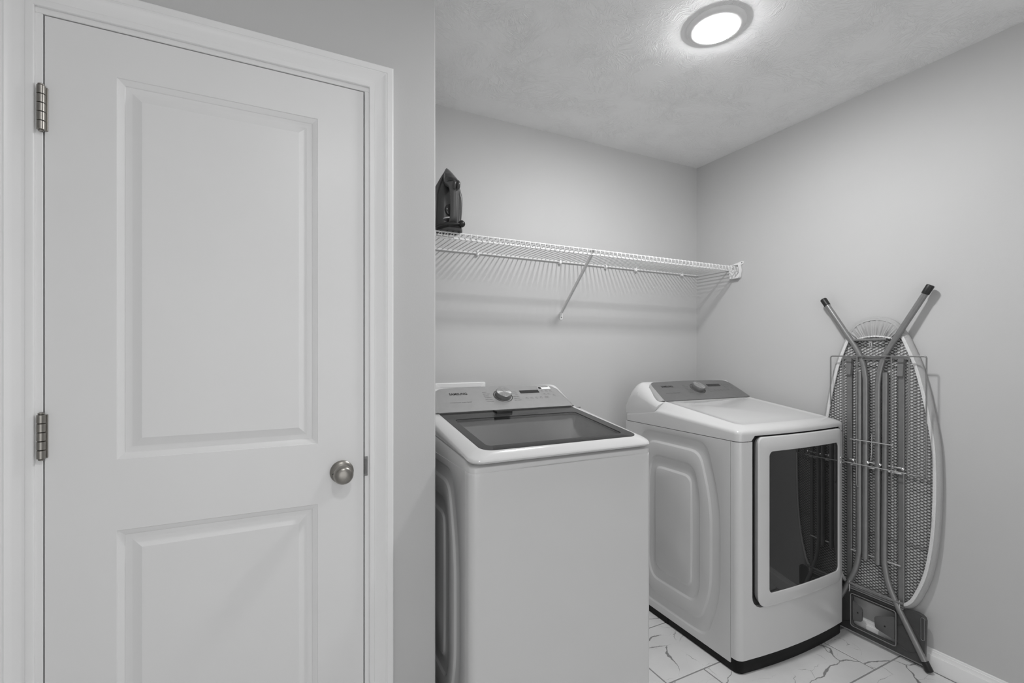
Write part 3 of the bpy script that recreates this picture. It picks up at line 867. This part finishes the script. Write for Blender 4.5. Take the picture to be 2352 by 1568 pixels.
# wrapped front sheet with the door opening
HX0, HX1, HZ, HR = DX + .0670, DX + .640, .2520, .050
fpath = upath(DX, DY, BOW, DR, .0415, 40)
def hole_bottom(x):
    if x <= HX0 or x >= HX1: return None
    a = min(x - HX0, HX1 - x)
    return HZ + (HR - sqrt(max(0, HR * HR - (HR - a) ** 2)) if a < HR else 0)
pts = []
for i, (x, y) in enumerate(fpath):
    pts.append((x, y))
    if i + 1 < len(fpath):
        x2, y2 = fpath[i + 1]
        for hx in (HX0, HX1):
            if x < hx < x2 and y < DY + DR * .5:
                for ddx in ([0, .0015, .005, .010] if hx == HX0 else [-.010, -.005, -.0015, 0]):
                    xx = hx + ddx
                    if x < xx < x2: pts.append((xx, ybow(xx)))
fm = MB()
zb0 = lambda x, y: .0575 - .006 * 0
n = len(pts)
ZT = SEAM - .0018
vid = {}
def addv(p):
    fm.v.append(p); return len(fm.v) - 1
cols = []
for (x, y) in pts:
    hb = hole_bottom(x)
    cols.append((x, y, hb))
for i in range(n - 1):
    (xa, ya, ha), (xb_, yb_, hb) = cols[i], cols[i + 1]
    inside_hole = (ha is not None or hb is not None) or (xa >= HX0 - 1e-9 and xb_ <= HX1 + 1e-9 and ya < DY + DR * .5)
    zl = .0565
    if inside_hole:
        za = ha if ha is not None else HZ + HR
        zc_ = hb if hb is not None else HZ + HR
        a = addv((xa, ya, zl)); b_ = addv((xb_, yb_, zl)); c = addv((xb_, yb_, zc_)); d_ = addv((xa, ya, za))
        fm.f.append((a, b_, c, d_))
        e = addv((xb_, yb_ + .022, zc_)); f_ = addv((xa, ya + .022, za))
        fm.f.append((d_, c, e, f_))
    else:
        for z1_, z2_ in ((zl, HZ + HR), (HZ + HR, ZT)):
            a = addv((xa, ya, z1_)); b_ = addv((xb_, yb_, z1_)); c = addv((xb_, yb_, z2_)); d_ = addv((xa, ya, z2_))
            fm.f.append((a, b_, c, d_))
for hx in (HX0, HX1):
    y = ybow(hx)
    b0 = len(fm.v)
    fm.v += [(hx, y, HZ + HR), (hx, y, ZT), (hx, y + .022, ZT), (hx, y + .022, HZ + HR)]
    fm.f.append((b0, b0 + 1, b0 + 2, b0 + 3))
# side strip bottoms reach lower than the front sheet
bm_o = fm.build('front_panel', M['white'], dr, smooth=40)
me = bm_o.data
bm = bmesh.new(); bm.from_mesh(me); bmesh.ops.remove_doubles(bm, verts=bm.verts[:], dist=1e-5); bmesh.ops.recalc_face_normals(bm, faces=bm.faces[:]); bm.to_mesh(me); bm.free()
me.set_sharp_from_angle(angle=radians(40))
rcs = MB()
xsr = [HX0 - .004 + (HX1 - HX0 + .008) * i / 16 for i in range(17)]
rcs.loft([[(x, ybow(x) + .021, HZ - .004) for x in xsr], [(x, ybow(x) + .021, SEAM + .022) for x in xsr]], False)
rcs.build('door_recess', M['recess'], dr)
MB().bbox(HX0 + .004, HX0 + .010, ybow(HX0) + .012, ybow(HX0) + .021, .62, .68, .001, 1).build('door_catch', M['dark'], dr)
# toe base
tb_ = upath(DX + .004, DY + .004, BOW, .030, .40, 28)
tb_ = [(x if x < DX + W_ / 2 else x - .008, y) for x, y in tb_]
tb2 = [(DX + W_ / 2 + (x - DX - W_ / 2) * .998, y + .001) for x, y in tb_]
MB().loft([[(DX + W_ / 2 + (x - DX - W_ / 2) * .994, y + .003, .0015) for x, y in tb_], [(x, y, .006) for x, y in tb2], [(x, y, .034) for x, y in tb2], [(x, y + .001, .060) for x, y in tb_]], False).build('toe_base', M['base'], dr, smooth=30)
for xk in (DX + .0035, DX + W_ - .0065):
    MB().box(xk, xk + .003, DY + .39, DY + .685, .0015, .040).build('base_skirt', M['base'], dr)
for x in (DX + .05, DX + W_ - .05):
    for y in (DY + .07, DY + .64):
        MB().lathe([(.02, 0), (.02, .010), (.011, .012), (.011, .05)], (x, y, 0), (0, 0, 1), 14).build('foot', M['rubber'], dr)
# door: bowed frame round a black glass window
def dpt(x, z, proud): return (x, ybow(x) - proud, z)
dx0, dx1, dz0, dz1 = DX + .0850, DX + .634, .2560, .9360
wx0, wx1, wz0, wz1 = DX + .1420, DX + .6060, .3080, .8760
def dring(a, b_, c, d_, r, proud): return [dpt(x, z, proud) for x, z in rrect(a, b_, c, d_, r, 8, 20)]
orr = (.048, .030, .022, .026)
def gin(x):   # the grip pocket: the left edge is cut back a little near the top and the middle
    return x
dm = MB().loft([dring(dx0 + .012, dx1 - .004, dz0 + .004, dz1 - .004, orr, -.016), dring(dx0 + .004, dx1, dz0, dz1, orr, .002), dring(dx0, dx1, dz0, dz1, orr, .009), dring(dx0 + .0012, dx1 - .0008, dz0 + .0012, dz1 - .0010, orr, .0115), dring(dx0 + .004, dx1 - .003, dz0 + .004, dz1 - .0035, orr, .0132), dring(wx0 - .004, wx1 + .004, wz0 - .004, wz1 + .004, .024, .0140), dring(wx0 - .001, wx1 + .001, wz0 - .001, wz1 + .001, .021, .0136), dring(wx0, wx1, wz0, wz1, .020, .0120), dring(wx0 + .0005, wx1 - .0005, wz0 + .0005, wz1 - .0005, .020, .0085)], True)
ddoor = dm.build('door', M['white'], dr, smooth=40)
gp = MB()
nx_, nz_ = 16, 3
gp.loft([[dpt(wx0 - .006 + (wx1 - wx0 + .012) * i / nx_, wz0 - .006 + (wz1 - wz0 + .012) * j / nz_, .0095) for i in range(nx_ + 1)] for j in range(nz_ + 1)], False)
gp.build('door_window', M['blackglass'], ddoor, smooth=60)
# top cover
zs = lambda y: .9625 + .078 * (y - 1.232) if y < 1.695 else .9986 - .160 * (y - 1.695)
gp_ = lambda y: .9765 + .1380 * (min(y, 1.692) - 1.25)
def drow(ix, iy, zf, r, bowk=1.0):
    P = rrect(DX + ix, DX + W_ - ix, DY + iy, DY + .690, (max(.006, DR - ix * .5), max(.006, DR - ix * .5), .012, .012), 8, 36) if r is None else rrect(DX + ix, DX + W_ - ix, DY + iy, DY + .690, (r, r, .012, .012), 8, 36)
    out = []
    for x, y in P:
        fr_ = 1 - yramp(y, DY + iy + .001, DY + iy + .03)
        u = (x - (DX + W_ / 2)) / (W_ / 2 - DR)
        yy = y - BOW * bowk * max(0, 1 - u * u) * fr_
        out.append((x, yy, zf(x, y)))
    return out
def zlowd(x, y):
    if y < DY + .012 and HX0 < x < HX1: return SEAM + .0205
    return SEAM
cv = MB().loft([drow(.004, .006, zlowd, None), drow(.0006, .0008, lambda x, y: zlowd(x, y) + .0004, None), drow(.0004, .0004, lambda x, y: max(zlowd(x, y) + .003, zs(y) - .016), None), drow(.0010, .0010, lambda x, y: zs(y) - .0085, None), drow(.0042, .0042, lambda x, y: zs(y) - .0030, None), drow(.0090, .0090, lambda x, y: zs(y) + .0008, .032), drow(.020, .016, lambda x, y: zs(y) + .30 * (gp_(y) - zs(y)) + .0012, .034), drow(.040, .030, lambda x, y: zs(y) + .84 * (gp_(y) - zs(y)), .036, .7), drow(.048, .040, lambda x, y: gp_(y), .034, .5), drow(.052, .046, lambda x, y: gp_(y) - .0002, .032, .4), drow(.058, .056, lambda x, y: gp_(y) - .0018, .028, .2), drow(.09, .10, lambda x, y: gp_(y) - .0020, .02, 0)], True, False, True)
cv.build('top_cover', M['white'], dr, smooth=50)
console(dr, DX, 1.6870, 1.0370, 0, M['console_dark'], 'SAMSUNG', 'Sensor Dry  Multi-Steam', ['NORMAL', 'HEAVY DUTY', 'BEDDING', 'PERM PRESS', 'DELICATES', 'SANITIZE'], ['QUICK DRY', 'TIME DRY', 'WOOL', 'AIR FLUFF', 'WRINKLE', 'STEAM'], False)

# the dryer stands turned very slightly, its right side nearer the room
PIV = Vector((1.6005, 1.2600, 0)); ROT = Matrix.Rotation(radians(-1.2), 4, 'Z')
dr.location = PIV + ROT @ (Vector(dr.location) - PIV)
dr.rotation_euler = (0, 0, radians(-1.2))

# ------------------------------------------------------------------ ironing board leaning on the right wall
YC = 1.1125
ib_ = thing('ironing_board', (XR - .05, YC, 0), 'folded ironing board standing upright against the wall beside the dryer', 'ironing board')
def S(y, z, s):            # s = distance from the wall
    return (XR - s, y, z)
right = [(1.1137, 1.4290), (1.072, 1.4225), (1.040, 1.4075), (1.0165, 1.3830), (.995, 1.3496), (.9773, 1.3079), (.9512, 1.2351), (.9342, 1.1706), (.9161, 1.0848), (.8996, .983), (.8888, .899), (.8847, .7973), (.8847, .6999), (.8880, .6047), (.8945, .5100), (.9083, .4100), (.9247, .3414), (.9498, .2711), (.9700, .2330), (.9990, .2080), (1.05, .1990)]
left = [(2 * YC - y, z) for y, z in right[1:]]
outl = catmull(right[::-1] + left, 4, True)            # goes bottom -> right -> top -> left
area = sum(outl[i - 1][0] * outl[i][1] - outl[i][0] * outl[i - 1][1] for i in range(len(outl)))
if area < 0: outl = outl[::-1]
def oring(d, s, jit=0.0, seed=1):
    rnd = random.Random(seed)
    P = offset2d(outl, d)
    return [S(y, z, s + (rnd.uniform(-jit, jit) if jit else 0)) for y, z in P]
cv = MB().loft([oring(.03, .003), oring(.010, .0035), oring(.003, .007), oring(0, .0135), oring(.0012, .0210), oring(.0050, .0270), oring(.0105, .0300, .0006), oring(.0145, .0312, .0008, 3)], True, True, False)
cover = cv.build('cover', M['fabric'], ib_, smooth=60)
ks = [i for i, p in enumerate(outl) if p[1] < 1.352]
brk = next(i for i in range(len(ks)) if ks[i] - ks[i - 1] not in (1, 1 - len(outl)))
ks = ks[brk:] + ks[:brk]
orow = lambda d, s_, j_=0.0, sd=1: [oring(d, s_, j_, sd)[k] for k in ks]
MB().loft([orow(.0135, .0300), orow(.0138, .0330, .0008, 4), orow(.0190, .0338, .0008, 5), orow(.0250, .0328, .0006, 6), orow(.0258, .0290)], False).build('elastic_hem', M['hem'], cover, smooth=60)
MB().loft([oring(.012, .0205)], True, False, True).build('pad', M['felt'], ib_, smooth=None)
# gathered nose of the cover
nose = MB()
nN = 90
outer_r, hem_r = [], []
rows = 9
grid = [[None] * (nN + 1) for _ in range(rows)]
rnd = random.Random(11)
ph = [rnd.uniform(0, 6.28) for _ in range(4)]
no_ = [p for p in offset2d(outl, .0050) if p[1] > 1.335]
no_.sort(key=lambda p: atan2(p[1] - 1.30, p[0] - YC))
def along(P, t):
    L = [0.0]
    for a, b_ in zip(P, P[1:]): L.append(L[-1] + hypot(b_[0] - a[0], b_[1] - a[1]))
    d_ = t * L[-1]
    for k in range(len(P) - 1):
        if L[k + 1] >= d_ - 1e-9:
            f_ = (d_ - L[k]) / max(1e-9, L[k + 1] - L[k]); return P[k][0] + (P[k + 1][0] - P[k][0]) * f_, P[k][1] + (P[k + 1][1] - P[k][1]) * f_
    return P[-1]
for i in range(nN + 1):
    t = i / nN
    ox, oz = along(no_, t)
    hy = YC + .0800 - .160 * t
    hz = 1.3300 + .0140 * sin(pi * t)
    for j in range(rows):
        u = j / (rows - 1)
        yy = ox + (hy - ox) * u; zz = oz + (hz - oz) * u
        pl = (sin(t * 150 + ph[0]) * .5 + sin(t * 91 + ph[1]) * .7 + sin(t * 233 + ph[2]) * .35)
        dep = .0280 + .0060 * sin(min(1, u * 1.4) * pi / 2) + .0036 * pl * min(1, u * 1.6 + .1)
        grid[j][i] = S(yy, zz, dep)
nose.loft(grid, False)
nose.build('gathered_nose', M['fabric'], cover, smooth=70)
hr = [grid[-1][i] for i in range(nN + 1)]
MB().tube([(p[0] - .0012, p[1], p[2] - .001 + .0008 * sin(i * 2.3)) for i, p in enumerate(hr)], .0042, 6).build('nose_hem', M['hem'], cover, smooth=60)
# expanded steel top
inner = offset2d(outl, .021)
ems = MB()
PW, PH, SW, SS = .0226, .0126, .00115, .0225
nz = int((1.34 - .22) / (PH / 2))
def strand(p, q):
    y1, z1 = p; y2, z2 = q
    L = hypot(y2 - y1, z2 - z1); nx, nz_ = -(z2 - z1) / L * SW, (y2 - y1) / L * SW
    a = [S(y1 + nx, z1 + nz_, SS), S(y1 - nx, z1 - nz_, SS + .0012), S(y2 - nx, z2 - nz_, SS + .0012), S(y2 + nx, z2 + nz_, SS)]
    b_ = [(v[0] + .0012, v[1], v[2]) for v in a]
    ems.add(a + b_, [(0, 1, 2, 3), (7, 6, 5, 4), (0, 4, 5, 1), (2, 6, 7, 3), (1, 5, 6, 2), (3, 7, 4, 0)])
y_lo = .88; ncol = int(.47 / (PW / 2)) + 1
for r in range(int((1.345 - .205) / PH) + 1):
    z0 = .205 + r * PH
    for k in range(ncol):
        ya, yb2 = y_lo + k * PW / 2, y_lo + (k + 1) * PW / 2
        for (za, zb_) in (((z0, z0 + PH / 2) if k % 2 == 0 else (z0 + PH / 2, z0)), ((z0, z0 - PH / 2) if k % 2 == 0 else (z0 - PH / 2, z0))):
            if inside(((ya + yb2) / 2, (za + zb_) / 2), inner): strand((ya, za), (yb2, zb_))
tag(ems.build('expanded_steel_top', M['meshsteel'], ib_, smooth=None, recalc=False), kind='stuff')
# rails and cross members
for y in (1.0140, 2 * YC - 1.0140):
    rl = MB()
    P = [(-.011, .024), (-.011, .0325), (-.0085, .0345), (.0085, .0345), (.011, .0325), (.011, .024)]
    rl.loft([[S(y + a, z, s) for a, s in P] for z in (.205, .5, .9, 1.215)], True, True, True)
    rl.build('rail', M['steel2'], ib_)
    MB().loft([[S(y - .014, z, s), S(y + .014, z, s), S(y + .010, z, s + .010), S(y - .010, z, s + .010)] for z, s in ((1.175, .034), (1.225, .028), (1.248, .025))], True, True, True).build('rail_cap', M['steel2'], ib_)
MB().loft([[S(y, 1.250 + a, s_) for a, s_ in ((-.006, .026), (-.006, .031), (.006, .031), (.006, .026))] for y in (.985, 2 * YC - .985)], True, True, True).build('cross_member', M['steel2'], ib_)
for z in (.7548, .4800):
    y0 = min(p[0] for p in inner if abs(p[1] - z) < .03) - .004
    MB().tube([S(y0, z, .0262), S(2 * YC - y0, z, .0262)], .0021, 8).build('cross_member', M['steel'], ib_)
MB().tube([S(1.186, 1.3300, .044), S(1.060, 1.3300, .044)], .0058, 12).build('top_bar', M['steel'], ib_)
MB().tube([S(1.185, 1.2440, .048), S(1.030, 1.2440, .048)], .0042, 10).build('spacer_bar', M['steel'], ib_)
MB().tube([S(YC + .012, 1.324, .046), S(YC + .014, 1.300, .040), S(YC + .004, 1.300, .040), S(YC + .006, 1.324, .046)], .0018, 6).build('nose_hook', M['chrome'], ib_)
for z, y0, y1 in ((.792, 1.205, 1.00), (.768, 1.20, 1.008), (.385, 1.200, 1.012)):
    MB().tube([S(y0, z, .040), S(y1, z, .040)], .0036, 10).build('pivot_rod', M['chrome'], ib_)
for y, z in ((1.186, .792), (1.082, .792), (1.128, .792), (1.000, .792)):
    MB().lathe([(.005, 0), (.0062, .001), (.0062, .004), (.003, .007)], S(y, z, .050), (-1, 0, 0), 12).build('rivet', M['chrome'], ib_)
MB().tube([S(1.1195, .915, .036), S(1.1190, .835, .040), S(1.1205, .800, .042)], .0016, 6).build('release_rod', M['chrome'], ib_)
# legs
SL = .0435
legs = [
    ([(1.1405, .366, SL), (1.1400, .75, SL), (1.1395, 1.11, SL), (1.1420, 1.175, SL), (1.1530, 1.235, SL - .001), (1.1790, 1.295, SL - .003), (1.2250, 1.368, SL - .006), (1.3080, 1.500, SL - .012)], 'up'),
    ([(1.0930, .362, SL), (1.0925, .75, SL), (1.0925, 1.09, SL), (1.0895, 1.160, SL), (1.0790, 1.225, SL - .001), (1.0560, 1.285, SL - .003), (1.0120, 1.366, SL - .006), (.9320, 1.512, SL - .012)], 'up'),
    ([(1.1640, 1.1890, SL), (1.1645, .75, SL), (1.1640, .430, SL), (1.1670, .372, SL), (1.1800, .305, SL), (1.2080, .235, SL - .003), (1.2560, .130, SL - .0055), (1.2990, .036, SL - .0060)], 'down'),
    ([(1.0640, 1.1890, SL), (1.0665, .75, SL), (1.0690, .420, SL), (1.0665, .362, SL), (1.0540, .295, SL), (1.0260, .225, SL), (.9760, .128, SL), (.9290, .036, SL)], 'down')]
for P, kd in legs:
    pp = catmull([S(*p) for p in P], 6)
    lg = MB().tube(pp, .0114, 16).build('leg', M['steel'], ib_, smooth=50)
    e = Vector(pp[-1]); dv = (e - Vector(pp[-3])).normalized()
    c0, c1 = e - dv * .004, e + dv * (.034 if kd == 'up' else .0335)
    r_ = .0136
    MB().tube([c0, c0 + dv * .001, c1 - dv * .004, c1 - dv * .001, c1], [r_ - .001, r_, r_ + .0006, r_ - .001, r_ * .72], 16).build('foot_cap', M['rubber'], lg, smooth=40)
# hanging wire rack
RS = .0585
rk = MB()
def wirep(P, r=.0029, mat='steel', name='rack_wire', closed=False):
    return MB().tube([S(*p) for p in P], r, 8, closed).build(name, M[mat], ib_, smooth=60)
def loop(y0, y1, z0, z1, s, r=.008):
    return [(y, z, s) for y, z in roundpoly([(y0, z0), (y1, z0), (y1, z1), (y0, z1)], r, 4)]
wirep([(1.2765, 1.030, RS), (1.2765, 1.250, RS), (1.2745, 1.2555, RS), (1.269, 1.2578, RS), (1.10, 1.2578, RS), (.925, 1.2578, RS), (.920, 1.2560, RS), (.9180, 1.2510, RS), (.9195, .785, RS), (.9215, .7790, RS), (.927, .7765, RS), (.975, .7755, RS), (.9808, .779, RS), (.9812, .79, RS), (.9750, 1.2575, RS)])
wirep([(1.2240, .80, RS), (1.2235, 1.2575, RS)])
wirep([(1.1660, 1.2575, RS), (1.1680, .690, RS), (1.1660, .680, RS), (1.1610, .678, RS - .004)])
wirep([(1.0366, 1.2575, RS), (1.0375, .690, RS), (1.0395, .678, RS - .002), (1.0440, .675, RS - .006)])
wirep([(1.1930, .8865, RS + .002), (1.0310, .8855, RS + .002)], .0024, 'chrome')
wirep([(1.2200, .7795, RS + .002), (.9830, .7780, RS + .002)], .0024, 'chrome')
# steel iron rest at the foot of the board
rest = MB()
RSS = .040
po = roundpoly([(.9330, .018), (1.2920, .018), (1.2980, .215), (1.2600, .222), (1.215, .205), (1.010, .205), (.965, .222), (.9270, .215)], [.02, .02, .022, .02, .02, .02, .02, .022], 8)
hole = roundpoly([(1.0330, .050), (1.1930, .050), (1.1930, .178), (1.0330, .178)], .010, 8)
cR = ((1.0330 + 1.1930) / 2, .118)
po_ = resample_polar(po, cR, 120); ho_ = resample_polar(hole, cR, 120)
def rsn(P, s): return [S(y, z, s) for y, z in P]
shr = lambda P, d: [(y + (cR[0] - y) / hypot(y - cR[0], z - cR[1]) * d, z + (cR[1] - z) / hypot(y - cR[0], z - cR[1]) * d) for y, z in P]
rest.loft([rsn(po_, RSS - .014), rsn(po_, RSS - .002), rsn(shr(po_, .002), RSS), rsn(shr(po_, .006), RSS), rsn(shr(ho_, -.010), RSS - .001), rsn(shr(ho_, -.007), RSS + .004), rsn(shr(ho_, -.003), RSS + .004), rsn(ho_, RSS), rsn(ho_, RSS - .010)], True)
rst = rest.build('iron_rest', M['plate'], ib_, smooth=40)
MB().tube([S(y, z, RSS + .006) for y, z in roundpoly([(1.0262, .0435), (1.1990, .0435), (1.1990, .190), (1.0262, .190)], .012, 6)], .0022, 8, True).build('rest_wire', M['steel'], ib_, smooth=60)
def pad(P, s, name='silicone_pad'):
    q = roundpoly(P, .010, 5)
    o = MB().loft([rsn(q, s - .004), rsn(q, s), rsn(offset2d(q if sum(q[i - 1][0] * q[i][1] - q[i][0] * q[i - 1][1] for i in range(len(q))) > 0 else q[::-1], .0012), s + .001)], True, True, True)
    return o.build(name, M['pad'], rst, smooth=40)
pad([(1.0330, .066), (1.1050, .080), (1.1080, .128), (1.0900, .138), (1.0330, .164)], RSS + .001)
pad([(1.1930, .066), (1.1540, .080), (1.1520, .136), (1.1930, .160)], RSS + .001)
for y, z in ((1.068, .106), (1.172, .112)):
    MB().lathe([(.0034, 0), (.0034, .0006), (.001, .0008)], S(y, z, RSS + .0022), (-1, 0, 0), 12).build('screw', M['ink'], rst)
for sg in (1, -1):
    yy = YC - .1745 * sg
    sl_ = roundpoly([(yy - .0055, .118), (yy + .0055, .118), (yy + .0055, .208), (yy - .0055, .208)], .0052, 5)
    MB().tube([S(y, z, RSS + .0012) for y, z in sl_], .0014, 6, True).build('slot_rim', M['steel2'], rst, smooth=60)
    el = [(YC - .125 * sg + .045 * cos(a * pi / 24), .098 + .052 * sin(a * pi / 24)) for a in range(48)]
    MB().tube([S(y, z, RSS + .0003) for y, z in el], .0011, 6, True).build('pressed_ring', M['plate'], rst, smooth=60)
for z, s, r_ in ((.236, .050, .0055), (.222, .046, .0045), (.212, .046, .0030)):
    MB().tube([S(1.208, z, s), S(1.000, z, s)], r_, 10).build('rest_bar', M['steel'], ib_)
for y in (1.018, 2 * YC - 1.018):
    MB().tube([S(y - .006, .245, .050), S(y - .006, .200, .050), S(y - .003, .196, .048)], .0022, 8).build('rest_clip', M['chrome'], ib_)

# ------------------------------------------------------------------ steam iron standing on the shelf
ipos = Vector((.6070, 1.8530, SZ + .0023))
ir = thing('steam_iron', ipos, 'charcoal steam iron standing upright on the wire shelf', 'iron')
Rv = Vector((cos(YAW), -sin(YAW), 0)); Fv = Vector((sin(YAW), cos(YAW), 0))
nI = (Rv * .43 - Fv * .90).normalized()
tI = Vector((0, 0, 1)).cross(nI)          # width direction
def I(l, w, n): return ipos + Vector((0, 0, 1)) * l + tI * w + nI * n
def halfw(l):     # sole outline: pointed at the top, square heel
    if l > .272: return .0005
    t = (.275 - l) / .110
    return min(.056, .056 * (min(1, t) ** .9)) if l > .037 else .056 - .010 * ((.037 - l) / .037) ** 2
Ls = [.018, .03, .05, .08, .11, .14, .17, .20, .22, .24, .255, .265, .271]
# soleplate
so = MB().loft([[I(l, -halfw(l), -.010), I(l, halfw(l), -.010), I(l, halfw(l), -.006), I(l, -halfw(l), -.006)] for l in Ls], True, True, True)
so.build('soleplate', M['chrome'], ir)
# body: rises from the sole towards the handle
def bodyring(l):
    hw = halfw(l) * .97
    tp = .052 - .050 * max(0, (l - .13) / .145) ** 1.3 if l > .13 else .052
    tp = max(tp, .004)
    out = []
    for k in range(15):
        a = pi * k / 14
        ca, sa = cos(a), sin(a)
        out.append(I(l, -hw * (abs(ca) ** .7) * (1 if ca > 0 else -1), -.006 + (tp + .006) * (sa ** .75)))
    return out
bd = MB().loft([bodyring(l) for l in [.010, .014, .03, .06, .09, .12, .15, .18, .205, .225, .245, .258, .268, .275]], True, True, True)
bd.build('body', M['ironbody'], ir, smooth=50)
# lighter side skirt band
for s in (1, -1):
    sk = MB().tube([I(l, s * halfw(l) * .93, .012 + .010 * sin(max(0, (l - .03)) / .24 * pi)) for l in (.03, .06, .09, .12, .15, .18, .205, .225, .243)], [.004, .007, .009, .010, .010, .009, .007, .005, .003], 8)
    sk.build('side_skirt', M['ironlight'], ir, smooth=60)
# handle and front bridge
hd = MB()
def hring(l, n0, n1, w):
    return [I(l, w * cos(a * pi / 8) , (n0 + n1) / 2 + (n1 - n0) / 2 * sin(a * pi / 8)) for a in range(16)]
hd.loft([hring(.018, .045, .088, .020), hring(.03, .070, .106, .018), hring(.05, .084, .114, .0165), hring(.09, .086, .117, .0165), hring(.13, .084, .119, .0170), hring(.155, .078, .122, .0185), hring(.172, .060, .122, .021), hring(.185, .030, .112, .026), hring(.205, .010, .090, .027), hring(.225, .004, .066, .024), hring(.245, .0, .041, .018), hring(.262, .0, .020, .010), hring(.270, .0, .009, .005)], True, True, True)
handle = hd.build('handle', M['ironlight'], ir, smooth=50)
hb_ = MB().loft([hring(.012, .040, .10, .022), hring(.0155, .030, .104, .030), hring(.024, .020, .100, .032), hring(.032, .020, .07, .028)], True, True, True)
hb_.build('heel_rest', M['ironbody'], ir, smooth=50)
tk = MB().loft([hring(.186, .050, .1135, .0245), hring(.190, .040, .1125, .0265), hring(.210, .02, .0865, .0265), hring(.232, .01, .0575, .0215), hring(.244, .01, .044, .0165)], True, True, True)
tk.build('water_tank', M['irontank'], ir, smooth=50)
for w in (-.008, .008):
    MB().tube([I(.150, w, .1225), I(.158, w, .128), I(.172, w, .130), I(.180, w, .124)], [.006, .0072, .0072, .005], 10).build('steam_button', M['ironbody'], ir, smooth=50)
MB().lathe([(.024, 0), (.0245, .004), (.023, .012), (.019, .014)], I(.085, 0, .050), nI, 28).build('thermostat_dial', M['irontank'], ir)
MB().tube([I(l, .0, .052) for l in (.045, .05)], .030, 20).build('dial_bezel', M['chrome'], ir, smooth=50)
# heel: where it stands, with cord coiled
hp = MB().loft([[I(l, w * k, n) for w, n in ((-.048, -.008), (.048, -.008), (.052, .05), (.026, .108), (-.026, .108), (-.052, .05))] for l, k in ((0.0, .98), (.002, 1.0), (.012, 1.0), (.016, .9))], True, True, True)
hp.build('heel', M['dark'], ir, smooth=40)
ball = MB().lathe([(.004, -.0135), (.009, -.011), (.0135, -.004), (.0142, 0), (.0135, .004), (.009, .011), (.004, .0135)], I(.018, .028, .110), tI, 20)
ball.build('cord_pivot', M['rubber'], ir, smooth=60)
MB().tube([I(.018, .024, .112), I(.012, .0, .118), I(.009, -.03, .117), I(.008, -.055, .10), I(.008, -.068, .06), I(.008, -.068, .01)], .0042, 8).build('cord', M['rubber'], ir, smooth=60)
